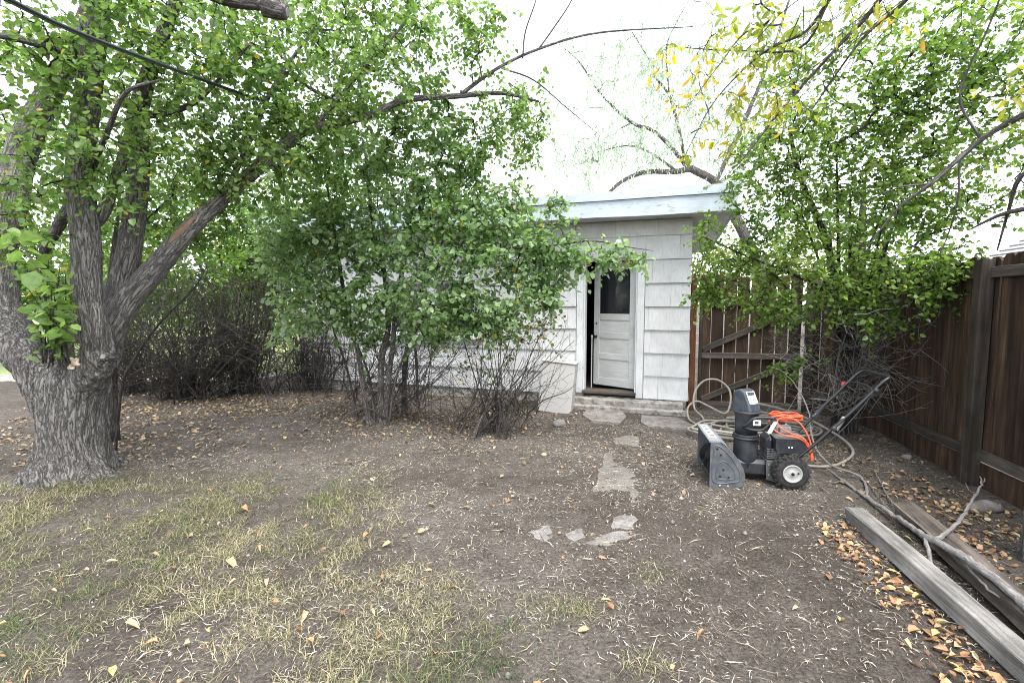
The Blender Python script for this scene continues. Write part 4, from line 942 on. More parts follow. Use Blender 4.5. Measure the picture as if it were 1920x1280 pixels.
o = crown(T5, base, MAT['leaf_yellow'], 90); o.matrix_parent_inverse = off5

# ---------- pale willow behind the shed roof
T6 = thing('willow_tree', 'pale wispy willow with curved dark limbs behind the shed roof', 'tree', (5.4, 11.2, 0))
off6 = Matrix.Translation((-5.4, -11.2, 0)); tr = Tree(); mb = MB()
def lim6(rows, sides=12):
    q = tr.limb(px_rows([(a, b, c, r * .62) for a, b, c, r in rows]), .12); mb.tube(q[:, :3], q[:, 3], sides, ridge=bark_ridge(.02, 9, 2)); return q
q0 = px_rows([(1440, 640, 11.2, .17), (1430, 520, 11.2, .14), (1400, 450, 11.1, .12), (1375, 400, 11.0, .10), (1345, 345, 11.0, .085), (1295, 316, 10.9, .072)]); q0 = [(5.4, 11.2, -.1, .32)] + q0
q = tr.limb(q0, .12); mb.tube(q[:, :3], q[:, 3], 18, ridge=bark_ridge(.03, 7, 1.6))
lim6([(1295, 316, 10.9, .11), (1265, 322, 10.8, .10), (1215, 322, 10.7, .085), (1175, 335, 10.6, .07), (1145, 358, 10.5, .055), (1120, 390, 10.4, .03)])
lim6([(1290, 316, 10.9, .08), (1262, 280, 10.9, .075), (1225, 245, 10.9, .065), (1185, 230, 10.9, .055), (1130, 180, 10.8, .04), (1085, 115, 10.8, .025), (1050, 85, 10.8, .012)])
lim6([(1285, 310, 10.9, .06), (1275, 250, 11, .055), (1255, 180, 11, .045), (1225, 140, 11, .035), (1225, 125, 11, .03), (1185, 60, 11, .018)])
lim6([(1255, 180, 11, .03), (1250, 90, 11, .022), (1270, 40, 11, .015), (1292, 0, 11, .01)])
lim6([(1265, 318, 10.8, .05), (1225, 290, 10.7, .04), (1180, 273, 10.6, .03), (1120, 285, 10.5, .012)])
lim6([(1185, 230, 10.9, .03), (1165, 240, 10.8, .03)])
lim6([(1340, 345, 11, .09), (1390, 240, 11.3, .08), (1440, 120, 11.5, .06), (1480, 0, 11.5, .04)])
lim6([(1295, 250, 10.95, .03), (1330, 225, 11, .025), (1312, 160, 11, .018), (1310, 130, 11, .01)])
A6 = ell([(1130, 130, 10.9, 1.5, 1.0, 1.2, 112), (1230, 120, 11, 1.3, 1.2, 1.4, 144), (1180, 260, 10.7, 1.2, .9, .9, 120), (1100, 300, 10.5, .8, .8, .8, 72), (1060, 230, 10.6, .6, .8, .7, 32), (1300, 220, 11.2, 1.0, 1.0, 1.0, 96), (1380, 300, 11.6, 1.1, 1.0, 1.2, 112), (1350, 80, 11.5, 1.3, 1.2, 1.3, 128), (1480, 200, 12, 1.6, 1.2, 1.8, 128)])
tr.grow(A6, step=.25, sag=.05); mbt = MB(); tr.twig_mb(mbt, k=.003, rmin=.0022, sides=3)
base = tr.leaves(.095, 1.0, .05, 2.2, (.3, .7), mbt, droop=1.5, upn=0, wid=.26)
for nm, m_, mt in (('trunk', mb, 'bark_twig'), ('twigs', mbt, 'bark_pale')):
    o = obj(nm, m_.mesh(nm, True, True), MAT[mt], T6); o.matrix_parent_inverse = off6
    if nm == 'twigs': o['kind'] = 'stuff'
o = crown(T6, base, MAT['leaf_willow'], 0); o.matrix_parent_inverse = off6

# ---------- further trees and shrubs behind
def back_tree(x, y, h, spec, label, mat='leaf_far', size=.10, trunk_r=.14, name='background_tree', cat='tree', group=None, lsp=.06, tw=2.2):
    T = thing(name, label, cat, (x, y, 0), 0, group); of = Matrix.Translation((-x, -y, 0)); tr = Tree(); mb = MB()
    for k in range(5):
        a = rng.uniform(0, 6.28); sp_ = rng.uniform(.2, .5) * h * .6
        q = tr.limb([(x, y, -.1, trunk_r), (x + .05 * math.cos(a), y, h * .25, trunk_r * .8), (x + sp_ * .4 * math.cos(a), y + sp_ * .4 * math.sin(a), h * .55, trunk_r * .5), (x + sp_ * math.cos(a), y + sp_ * math.sin(a), h * .9, trunk_r * .15)], .15)
        mb.tube(q[:, :3], q[:, 3], 8)
    tr.grow(ell(spec), step=.25, sag=.05); mbt = MB(); tr.twig_mb(mbt, k=.003, rmin=.003, sides=3)
    b = tr.leaves(size, .8, lsp, tw, (.2, .6), None, droop=.3)
    o = obj('trunk', mb.mesh('trunk', True, True), MAT['bark_dark'], T); o.matrix_parent_inverse = of
    o = obj('twigs', mbt.mesh('twigs', True, True), MAT['bark_dark'], T, kind='stuff'); o.matrix_parent_inverse = of
    o = crown(T, b, MAT[mat], 0); o.matrix_parent_inverse = of
back_tree(-6.6, 11.0, 4.2, [(300, 430, 10.5, 1.3, .8, 1.0, 150), (430, 440, 10, 1.3, .8, .9, 170), (520, 490, 9.8, .9, .6, .6, 110), (380, 340, 11, 1.8, 1.0, 1.0, 130), (240, 520, 10.5, 1.2, .7, .6, 130), (470, 540, 9.8, 1.0, .5, .35, 90), (340, 560, 10.2, 1.4, .5, .4, 90), (560, 400, 10.2, .8, .5, .6, 60), (430, 500, 8.8, 1.0, .4, .35, 46), (290, 500, 8.8, .8, .4, .4, 30)], 'green tree behind the bare twiggy hedge', size=.085, trunk_r=.07)
back_tree(-11.5, 12.5, 5.5, [(60, 350, 12, 2.2, 1.5, 2.0, 140), (180, 420, 12, 1.6, 1.2, 1.3, 120), (-60, 450, 11, 1.6, 1.2, 1.4, 80), (100, 540, 12, 2.2, 1.0, .7, 140), (230, 560, 12, 1.5, .8, .5, 80)], 'green tree across the lawn behind the old trunk', size=.10, trunk_r=.10)
back_tree(-3.8, 13.5, 5.0, [(620, 380, 13, 2.0, 1.2, 1.4, 110), (720, 360, 13, 1.4, 1.2, 1.2, 80)], 'bright green tree rising behind the shed roof', size=.10, trunk_r=.10)
MAT['leaf_yg'] = m_leaf('yellow_green_leaf', [(0, (.10, .15, .03)), (.5, (.20, .26, .06)), (1, (.36, .36, .12))], .4)
back_tree(4.8, 13.2, 3.4, [(1320, 470, 12.8, 1.2, .8, .9, 90), (1400, 500, 12.6, 1.4, .8, .7, 80), (1310, 540, 12.6, .9, .8, .5, 40), (1500, 480, 12.6, 1.4, .8, .9, 70)], 'pale yellow-green bush behind the gate', 'leaf_yg', .09, .06, 'background_bush', 'shrub')
for k, (x, y, h, lb) in enumerate(((-22, 26, 6, 'dark green tree far across the lawn beside the path end'), (-14, 28, 7, 'tall green tree far across the lawn'), (-30, 24, 6, 'broad green tree at the far end of the path'), (-6, 30, 6, 'rounded green tree far behind the shed'), (15, 21, 7, 'tall green tree behind the grey-roofed house'), (22, 16, 7, 'broad tree beyond the grey-roofed house'), (-17, 19, 3.4, 'low rounded bush standing on the lawn by the far trees'), (-11.5, 19.5, 3.2, 'low green bush on the lawn behind the twiggy hedge'), (-25, 18, 3.4, 'wide low bush at the edge of the lawn'))):
    T = thing('background_tree', lb, 'tree', (x, y, 0)); tr = Tree(); tr.limb([(x, y, -.1, .25), (x, y, h * .5, .18), (x, y, h * .95, .04)], .3); mb = MB()
    for q in tr.limbs: mb.tube(q[:, :3], q[:, 3], 10)
    d = rng.normal(0, 1, (150, 3)); d /= np.linalg.norm(d, axis=1)[:, None]; A = np.array((x, y, h * .58)) + d * rng.random((150, 1)) ** .4 * np.array((3.2, 2.6, h * .48)); A = A[A[:, 2] > .4]
    tr.grow(A, step=.4); mbt = MB(); tr.twig_mb(mbt, k=.006, rmin=.006, sides=3); b = tr.leaves(.22, 1.4, .13, 2.2, (.4, 1.0), None)
    for nm, m_, mt in (('trunk', mb, 'bark_dark'), ('twigs', mbt, 'bark_dark')):
        o = obj(nm, m_.mesh(nm, True, True), MAT[mt], T); o.matrix_parent_inverse = Matrix.Translation((-x, -y, 0))
        if nm == 'twigs': o['kind'] = 'stuff'
    o = crown(T, b, MAT['leaf_far'], 0); o.matrix_parent_inverse = Matrix.Translation((-x, -y, 0))

# ---------- bare twiggy hedge left of the shed
def hedge(cx, cy, n, spread, hgt, label, lean=(0, 0), seed=0):
    T = thing('bare_hedge', label, 'shrub', (cx, cy, 0)); mb = MB(); mf = MB()
    for k in range(n):
        a = rng.uniform(0, 6.28); b = np.array((cx + rng.normal(0, .22), cy + rng.normal(0, .15), 0)); b[2] = g1(b[0], b[1]) - .03
        rr = spread * rng.uniform(.3, 1.0); hh = hgt * rng.uniform(.45, 1.1) * (1.05 - .35 * rr / spread)
        e = b + np.array((rr * math.cos(a) + lean[0], rr * .75 * math.sin(a) + lean[1], hh)); m1 = b * .55 + e * .45; m1[2] = hh * rng.uniform(.55, .8)
        if rng.random() < .35: e[2] = hh * .55
        t = np.linspace(0, 1, 9)[:, None]; q = (1 - t) ** 2 * b + 2 * t * (1 - t) * m1 + t ** 2 * e + rng.normal(0, .012, (9, 3)) * np.minimum(1, t * 3)
        r0 = rng.uniform(.005, .015); mb.tube(q, np.linspace(r0, r0 * .35, 9), 4, cap=False)
        for _ in range(rng.poisson(4.5)):
            i = rng.integers(2, 9); d = rng.normal(0, .6, 3) + (q[i] - q[i - 1]) / .2; d /= np.linalg.norm(d); ln = rng.uniform(.15, .6)
            qq = q[i] + d * np.linspace(0, ln, 5)[:, None] + rng.normal(0, .012, (5, 3)) * np.array([[0], [1], [1], [1], [1]]) - np.array((0, 0, .12 * ln)) * np.linspace(0, 1, 5)[:, None] ** 2
            mf.tube(qq, np.linspace(r0 * .55, .0022, 5), 3, cap=False)
            for _j in range(rng.poisson(1.6)):
                d2_ = d + rng.normal(0, .6, 3); d2_ /= np.linalg.norm(d2_); mf.tube(qq[rng.integers(1, 5)] + d2_ * np.linspace(0, rng.uniform(.06, .25), 3)[:, None], [.002, .0016, .0012], 3, cap=False)
    mt_ = MB()
    for k in range(int(n * 1.3)):                     # tangled cross twigs
        a = np.array((cx, cy, 0)) + np.array((rng.uniform(-1, 1) * spread * 1.05, rng.uniform(-1, .6) * spread * .6, rng.uniform(.05, .95) * hgt)); d = rng.normal(0, 1, 3) * np.array((1, .6, .6)); d /= np.linalg.norm(d); ln = rng.uniform(.35, 1.1)
        t = np.linspace(0, 1, 7)[:, None]; q = a + d * ln * t + np.array((rng.normal(0, .2), rng.normal(0, .1), -rng.uniform(0, .4))) * ln * t ** 2 + rng.normal(0, .014, (7, 3))
        q[:, 2] = np.maximum(q[:, 2], .02); r0 = rng.uniform(.003, .007); mt_.tube(q, np.linspace(r0, r0 * .35, 7), 4, cap=False)
        for _ in range(3):
            i = rng.integers(1, 7); d2_ = d + rng.normal(0, .8, 3); d2_ /= np.linalg.norm(d2_); mt_.tube(q[i] + d2_ * np.linspace(0, rng.uniform(.1, .35), 4)[:, None], np.linspace(r0 * .6, .0018, 4), 3, cap=False)
    o = obj('tangled_twigs', mt_.mesh('tangled_twigs', True, True), MAT['bark_twig'], T, kind='stuff'); o.matrix_parent_inverse = Matrix.Translation((-cx, -cy, 0))
    for nm, m_ in (('stems', mb), ('twigs', mf)):
        o = obj(nm, m_.mesh(nm, True, True), MAT['bark_hedge'], T, kind='stuff'); o.matrix_parent_inverse = Matrix.Translation((-cx, -cy, 0))
hedge(-4.75, 8.5, 170, 1.15, 2.5, 'dense dark bare hedge bush nearest the shed corner')
hedge(-5.4, 8.0, 180, 1.4, 2.2, 'broad tangled bare hedge bush with grey arching twigs')
hedge(-6.7, 8.6, 95, 1.3, 2.0, 'bare hedge bush behind the old tree trunk', (-.3, 0))
hedge(-3.72, 8.75, 70, .6, 1.9, 'thin bare upright shrub against the left end of the shed wall')
m = MB(); q = spline(px_rows([(214, 880, 4.75, .016), (222, 780, 4.9, .014), (236, 700, 5.0, .014), (300, 605, 5.1, .012), (360, 545, 5.2, .008), (388, 500, 5.3, .004)]), .04); q[0, 2] = g1(*q[0, :2]) - .03; m.tube(q[:, :3], q[:, 3], 8)
for k in (30, 40, 48, 55):
    if k < len(q): m.tube(q[k, :3] + np.array((rng.uniform(-.3, .3), rng.uniform(-.1, .1), .3)) * np.linspace(0, 1, 4)[:, None], np.linspace(.004, .001, 4), 4)
tag(obj('sapling', m.mesh('sapling', True, True), MAT['bark_dark']), 'thin bare leaning sapling behind the old trunk', 'sapling')
m = MB(); q = spline(px_rows([(210, 805, 5.5, .07), (209, 730, 5.5, .055), (212, 660, 5.5, .05), (206, 560, 5.6, .04), (215, 450, 5.7, .025), (225, 380, 5.8, .01)]), .05); q[0, 2] = -.05; m.tube(q[:, :3], q[:, 3], 12, ridge=bark_ridge(.01, 20, 4))
tag(obj('slim_trunk', m.mesh('slim_trunk', True, True), MAT['bark_dark']), 'slim dark trunk close behind the old tree', 'tree')

# ================================================================== OBJECTS
# ---------- beige metal cabinet leaning by the door
CB = thing('metal_cabinet', 'plain beige metal cabinet standing tilted left of the shed door', 'cabinet', (.66, 7.19, g1(.66, 7.19) - .015), R(-30))
CB.rotation_euler = (R(-3), R(5), R(-14))
m = MB(); m.box(-.245, .245, -.20, .20, 0, .735, .008); obj('body', m, MAT['beige_box'], CB)
m = MB(); m.box(-.258, .258, -.213, .213, .7365, .765, .008); obj('lid', m, MAT['beige_box'], CB)

# ---------- snow blower
SB = thing('snow_blower', 'grey and black two-wheeled snow blower with tall chute and folding handle', 'snow blower', (2.443, 4.27, g1(2.4, 4.1) - .004), R(168.7))
def sbp(name, m, mat, parent=SB, smooth=False):
    return obj(name, m.mesh(name, smooth), MAT[mat], parent)
XF = .675                                       # front edge of the intake housing
prof = [(0, 0.0), (.20, 0.0), (.235, .008), (.262, .03), (.283, .07), (.288, .12), (.272, .18), (.235, .25), (.19, .31), (.13, .365), (.07, .405), (0, .405)]
def plate(y0, y1):
    m = MB(); m.prism([(XF - a, b) for a, b in prof], y0, y1, 'y'); return m
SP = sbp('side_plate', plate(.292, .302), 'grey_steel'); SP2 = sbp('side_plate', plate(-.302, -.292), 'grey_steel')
def inset(s, dx, dz): return [(XF - a, b) for a, b in s]
# pressed ribs and bolts on the near plate
rib = [(.03, .06), (.205, .06), (.245, .085), (.245, .14), (.21, .215), (.15, .30), (.085, .36), (.04, .37), (.03, .33)]
def ring(path, y, r, parent, mat):
    m = MB(); q = spline([(XF - a, y, b) for a, b in path], .015, True); m.tube(q, r, 6, closed=True); return sbp('pressed_rib', m, mat, parent, True)
ring(rib, .302, .006, SP, 'grey_steel'); ring([(.06, .085), (.185, .085), (.205, .13), (.175, .19), (.12, .235), (.065, .205)], .302, .0045, SP, 'grey_steel')
for a, b in ((.055, .345), (.085, .295), (.11, .165), (.085, .105), (.155, .10), (.085, .02), (.15, .02)):
    m = MB(); m.lathe([(.009, 0), (.009, .005), (.006, .008)], XF - a, .302, b, 'y', 8); sbp('bolt', m, 'knob' if b > .05 else 'bolt', SP)
m = MB()                                        # curved drum between the plates
arc = [(XF - .0 - .288 + .144 - .144 * math.cos(t) - .012, .15 + .144 * math.sin(t)) for t in np.linspace(-1.0, 1.0, 3)]
back = [p for p in prof[2:11]]
inner = [(XF - a + .006, b + .004) for a, b in back]; outer = [(XF - a - .0, b) for a, b in back]
V, F = [], []
for y in (-.291, .291):
    V += [(a, y, b) for a, b in [(XF - p, q) for p, q in back]]
n_ = len(back); F = [(i, i + 1, n_ + i + 1, n_ + i) for i in range(n_ - 1)]
V2 = [(a + .006, y, b - .002) for a, y, b in V]
m.add(V + V2, F + [tuple(2 * n_ + k for k in f[::-1]) for f in F]); DRUM = sbp('auger_housing', m, 'grey_steel', smooth=True)
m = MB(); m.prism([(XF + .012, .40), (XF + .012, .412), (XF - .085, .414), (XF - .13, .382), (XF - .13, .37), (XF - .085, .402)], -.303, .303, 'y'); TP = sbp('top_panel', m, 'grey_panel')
for (y0, y1, mt) in ((-.24, .06, 'decal'), (.075, .20, 'decal')):
    m = MB(); m.box(XF - .07, XF - .005, y0, y1, .4145, .4155); D_ = sbp('label', m, mt, TP)
    for k in range(5 if y1 < .1 else 1):
        m = MB(); yy = y0 + .03 + k * .055
        if y1 < .1: m.box(XF - .058 + .004 * (k % 2), XF - .022, yy, yy + .03, .4158, .4161); obj('print', m, MAT['decal_dark'], TP)
        else: m.prism([(XF - .062, yy), (XF - .02, yy + .01), (XF - .03, yy + .05), (XF - .055, yy + .06)], .4158, .4161, 'z'); obj('print', m, MAT['decal_red'], TP)
# scraper bar, auger
m = MB(); m.box(XF - .22, XF - .05, -.288, .288, .004, .012); sbp('scraper_bar', m, 'olive_steel')
m = MB(); m.lathe([(.018, -.29), (.018, .29)], XF - .125, 0, .15, 'y', 12); AX = sbp('auger_shaft', m, 'black_plastic')
m = MB()
for sgn in (-1, 1):
    V, F = [], []; K = 40
    for k in range(K + 1):
        t = k / K; a = t * 2 * math.pi * 1.5 * sgn; y = sgn * (.03 + .25 * t)
        for r in (.075, .128): V.append((XF - .125 + r * math.cos(a), y, .15 + r * math.sin(a)))
        for r in (.128, .075): V.append((XF - .125 + r * math.cos(a), y + .008, .15 + r * math.sin(a)))
    for k in range(K):
        for j in range(4): F.append((k * 4 + j, k * 4 + (j + 1) % 4, k * 4 + 4 + (j + 1) % 4, k * 4 + 4 + j))
    m.add(V, F)
    for t in (.15, .5, .85):
        a = t * 2 * math.pi * 1.5 * sgn; y = sgn * (.03 + .25 * t); c0 = np.array((XF - .125, y, .15)); m.tube(np.array([c0, c0 + .1 * np.array((math.cos(a), 0, math.sin(a)))]), .009, 6)
sbp('auger_blade', m, 'black_plastic', AX)
m = MB(); m.lathe([(.02, -.03), (.05, -.025), (.05, .025), (.02, .03)], XF - .125, 0, .15, 'y', 14); sbp('gear_case', m, 'black_plastic', AX)
# impeller housing, chute
m = MB(); m.lathe([(.10, .12), (.102, .17), (.102, .28), (.100, .36), (.098, .375)], .315, 0, 0, 'z', 28); sbp('impeller_housing', m, 'black_plastic', smooth=True)
m = MB(); m.box(.13, .42, -.10, .10, .05, .20, .03); sbp('lower_housing', m, 'black_plastic')
m = MB(); m.lathe([(.108, .375), (.116, .378), (.116, .392), (.104, .398), (.110, .404), (.110, .415), (.095, .42)], .315, 0, 0, 'z', 28); CHB = sbp('chute_ring', m, 'black_plastic', smooth=True)
m = MB(); m.lathe([(.095, .42), (.095, .50), (.097, .56), (.103, .60), (.103, .615), (.09, .62)], .315, 0, 0, 'z', 28); CH = sbp('chute', m, 'black_plastic', smooth=True)
m = MB(); m.prism([(-.098, .615), (.105, .605), (.112, .63), (.10, .79), (.08, .815), (.03, .825), (-.02, .81), (-.085, .69), (-.10, .64)], -.085, .085, 'y')
DF = obj('deflector', m, MAT['chute_plastic'], SB); DF.location = (.315, 0, 0); DF.rotation_euler = (0, 0, R(-52)); DF.scale = (.88, .88, 1); b = DF.modifiers.new('b', 'BEVEL'); b.width = .014; b.segments = 3
m = MB(); m.lathe([(.108, .612), (.122, .615), (.122, .628), (.105, .632)], .315, 0, 0, 'z', 24); sbp('chute_collar', m, 'black_plastic', CH, True)
# label on the sloping rear face of the deflector (print: dark heading band, small diagram, red corner)
def slope_box(a0, a1, y0, y1, lift, nm, mt):
    p0, p1 = np.array((-.02, .81)), np.array((-.085, .69)); d = (p1 - p0); nrm = np.array((-d[1], d[0])); nrm /= np.linalg.norm(nrm); nrm = nrm if nrm[0] < 0 else -nrm
    c = [p0 + d * a + nrm * l for a in (a0, a1) for l in (lift - .0005, lift)]
    m = MB(); m.prism([tuple(c[0]), tuple(c[1]), tuple(c[3]), tuple(c[2])], y0, y1, 'y'); sbp(nm, m, mt, DF)
slope_box(.06, .92, -.062, .062, .0035, 'label', 'decal'); slope_box(.10, .33, -.055, .05, .0045, 'print', 'decal_dark'); slope_box(.58, .70, -.022, -.004, .0045, 'print', 'decal_dark'); slope_box(.82, .90, -.056, -.044, .0045, 'print', 'decal_red')
# bail handle on the chute, sticker
m = MB(); q = spline([(.37, .095, .50), (.34, .135, .535), (.31, .15, .58), (.25, .15, .600), (.17, .15, .600), (.12, .145, .595)], .02); m.tube(q, .013, 10)
q = spline([(.37, .095, .50), (.30, .135, .485), (.22, .14, .49), (.17, .145, .54), (.125, .147, .592)], .02); m.tube(q, .011, 10); sbp('chute_handle', m, 'black_plastic', CH, True)
m = MB(); m.box(.22, .285, .094, .0965, .515, .565); sbp('label', m, 'decal', CH)
m = MB(); m.box(.24, .27, .0968, .0972, .53, .552); sbp('print', m, 'decal_dark', CH)
# chassis, engine
m = MB(); m.prism([(.17, .05), (.18, .205), (-.02, .22), (-.09, .20), (-.10, .13), (.02, .055), (.08, .02)], .135, .142, 'y'); CS = sbp('chassis_plate', m, 'olive_steel')
m = MB(); m.prism([(.17, .05), (.18, .205), (-.02, .22), (-.09, .20), (-.10, .13), (.02, .055), (.08, .02)], -.142, -.135, 'y'); sbp('chassis_plate', m, 'olive_steel')
for a, b in ((.155, .18), (.155, .09)):
    m = MB(); m.lathe([(.008, 0), (.008, .005)], a, .142, b, 'y', 8); sbp('bolt', m, 'bolt', CS)
m = MB(); m.box(-.08, .17, -.134, .134, .19, .212, .004); sbp('engine_deck', m, 'olive_steel')
m = MB(); m.box(-.02, .12, -.10, .09, .212, .30, .012); EN = sbp('engine_block', m, 'engine')
for k in range(6):
    m = MB(); m.box(.04, .16, -.09, .10, .225 + k * .016, .233 + k * .016); sbp('cooling_fin', m, 'engine', EN)
m = MB(); m.box(.10, .17, -.12, .10, .24, .42, .03); sbp('recoil_cover', m, 'black_plastic', EN)
m = MB(); m.prism([(-.12, .30), (.10, .30), (.115, .35), (.115, .425), (-.12, .425)], .0, .175, 'y'); MU = sbp('muffler_cover', m, 'black_plastic', EN)
m = MB(); m.prism([(-.125, .427), (.118, .427), (.095, .445), (-.11, .445)], -.005, .178, 'y'); sbp('heat_shield', m, 'engine', MU)
for xx in (-.012, .012):
    m = MB(); m.box(xx - .006, xx + .006, .176, .178, .35, .36); sbp('vent', m, 'decal', MU)
m = MB(); m.box(-.04, .09, -.05, .08, .446, .515, .01); FT = sbp('fuel_tank', m, 'engine_plate', EN)
m = MB(); m.box(.055, .075, .081, .083, .46, .50); sbp('print', m, 'decal_dark', FT)
m = MB(); m.lathe([(.03, .515), (.034, .518), (.034, .54), (.02, .545)], .02, -.02, 0, 'z', 14); sbp('fuel_cap', m, 'black_plastic', FT)
m = MB(); m.box(-.155, -.125, .10, .15, .36, .40, .006); sbp('choke_knob', m, 'red', EN)
m = MB(); m.tube(np.array([(-.08, .12, .225), (.02, .12, .225)]), .007, 8); sbp('exhaust_stub', m, 'bolt', EN)
# wheels
def wheel(y, out):
    prof_ = [(.072, -.045), (.10, -.052), (.128, -.048), (.139, -.03), (.141, 0), (.139, .03), (.128, .048), (.10, .052), (.072, .045)]
    m = MB(); m.lathe(prof_, 0, y, .148, 'y', 40); W = sbp('wheel', m, 'rubber', smooth=True)
    m = MB()
    for k in range(20):
        for s in (-1, 1):
            a = (k + (.5 if s > 0 else 0)) / 20 * 2 * math.pi; c, sn = math.cos(a), math.sin(a); t = np.array((-sn, 0, c)); rr = np.array((c, 0, sn)); ctr = np.array((0, y + s * .028, .148)) + rr * .139
            ax = np.array((0, 1., 0)); V = [ctr + rr * h + t * (u * w) + ax * (v * .022 + s * u * .004) for h, w in ((-.012, .013), (.010, .009)) for u, v in ((-1, -1), (1, -1), (1, 1), (-1, 1))]
            m.add(V, [(3, 2, 1, 0), (4, 5, 6, 7), (0, 1, 5, 4), (1, 2, 6, 5), (2, 3, 7, 6), (3, 0, 4, 7)])
    sbp('tread_lugs', m, 'rubber', W)
    m = MB(); e = .050 * out; m.lathe([(.076, .6 * e), (.077, 1.10 * e), (.071, 1.14 * e), (.066, 1.0 * e), (.050, .94 * e), (.030, .94 * e), (.022, 1.05 * e), (.006, 1.06 * e)], 0, y, .148, 'y', 32); RM = sbp('rim', m, 'rim', W, True)
    m = MB(); m.lathe([(.013, .9 * e), (.013, 1.2 * e), (.006, 1.22 * e)], .0, y, .148, 'y', 12); sbp('axle_end', m, 'knob', RM)
    m = MB(); m.lathe([(.008, .9 * e), (.006, 1.15 * e)], -.045, y, .155, 'y', 8); sbp('valve', m, 'knob', RM)
wheel(.205, 1); wheel(-.205, -1)
m = MB(); m.lathe([(.012, -.17), (.012, .17)], 0, 0, .148, 'y', 10); sbp('axle', m, 'knob')
# handle
m = MB()
for s in (-1, 1):
    lo = [(.05, s * .145, .19), (-.03, s * .165, .235), (-.18, s * .195, .40), (-.34, s * .205, .585)]
    m2_ = MB(); m2_.tube(spline(lo, .03), .0135, 10); LH = sbp('lower_handle', m2_, 'black_tube', smooth=True)
    m2_ = MB(); m2_.lathe([(.018, 0), (.02, .02), (.012, .028)], -.31, s * .215, .55, 'y', 10); sbp('clamp_knob', m2_, 'black_plastic', LH)
    m2_ = MB(); m2_.tube(np.array([(-.33, s * .212, .535), (-.39, s * .212, .65)]), .017, 8); sbp('clamp', m2_, 'bolt' if s > 0 else 'black_plastic', LH)
up = [(-.30, .218, .54), (-.50, .218, .77), (-.655, .218, .955), (-.70, .205, .985), (-.715, .16, .995), (-.715, 0, .995), (-.715, -.16, .995), (-.70, -.205, .985), (-.655, -.218, .955), (-.50, -.218, .77), (-.30, -.218, .54)]
m.tube(spline(up, .025), .0135, 10); UH = sbp('upper_handle', m, 'black_tube', smooth=True)
m = MB(); m.tube(spline([(-.59, .22, .87), (-.60, .1, .90), (-.60, -.1, .90), (-.585, -.22, .87)], .03), .008, 8); sbp('control_bar', m, 'black_tube', UH, True)
m = MB(); m.lathe([(.015, 0), (.017, .02), (.008, .03)], -.60, .225, .885, 'y', 10); sbp('lever_knob', m, 'black_plastic', UH)
m = MB(); m.box(-.585, -.545, -.233, -.230, .84, .88); sbp('label', m, 'decal_red', UH)
m = MB(); m.tube(spline([(-.60, .225, .88), (-.45, .24, .66), (-.30, .235, .47), (-.12, .19, .30), (-.02, .14, .24)], .03), .0035, 6); m.tube(spline([(-.58, -.2, .88), (-.44, -.235, .67), (-.30, -.235, .47), (-.1, -.17, .3)], .03), .0035, 6); sbp('control_cable', m, 'cable', UH, True)

# ---------- orange extension cord looped over the engine, with its white tag
SBm = Matrix.Translation(SB.location) @ Matrix.Rotation(R(168.7), 4, 'Z')
def sbw(p): return tuple(SBm @ Vector(p))
pts = []
for k in range(46):
    a = k / 46 * 2 * math.pi * 4.5; rr = 1 + .10 * math.sin(k * 1.7)
    pts.append((-.015 + .125 * rr * math.cos(a), -.01 + .105 * rr * math.sin(a), .566 + .010 * k / 10 + .008 * math.sin(k * 2.1)))
pts += [(.13, .10, .60), (.16, .14, .55), (.13, .185, .50), (.06, .20, .465), (-.03, .20, .452), (-.10, .19, .42), (-.14, .185, .36), (-.155, .18, .30), (-.15, .185, .33), (-.13, .19, .40), (-.08, .195, .452), (0, .19, .48), (.08, .18, .52), (.10, .13, .57), (.05, .11, .60),
        (-.05, .12, .585), (-.11, .15, .52), (-.15, .18, .42), (-.165, .185, .32)]
m = MB(); m.tube(spline([sbw(p) for p in pts], .02), .0062, 8); EC = thing('extension_cord', 'bright orange extension cord coiled over the snow blower engine', 'cord', sbw((-.015, 0, .55)))
inv = Matrix.Translation(-EC.location)
me = m.mesh('cord', True); me.transform(inv); obj('cord', me, MAT['orange'], EC)
m = MB(); c_ = [sbw(p) for p in ((.145, .185, .575), (.115, .19, .575), (.165, .195, .475), (.195, .19, .48))]
nn = np.cross(np.array(c_[1]) - np.array(c_[0]), np.array(c_[3]) - np.array(c_[0])); nn = nn / np.linalg.norm(nn) * .001
m.add(c_ + [tuple(np.array(p) + nn) for p in c_], [(0, 1, 2, 3), (7, 6, 5, 4), (0, 4, 5, 1), (1, 5, 6, 2), (2, 6, 7, 3), (3, 7, 4, 0)]); me = m.mesh('paper_tag'); me.transform(inv); obj('paper_tag', me, MAT['decal'], EC)
m = MB(); p0, p1 = np.array(sbw((-.165, .185, .32))), np.array(sbw((-.17, .187, .255))); m.tube(np.array([p0, p0 * .5 + p1 * .5, p1]), [.008, .014, .012], 8); me = m.mesh('plug'); me.transform(inv); obj('plug', me, MAT['orange'], EC)

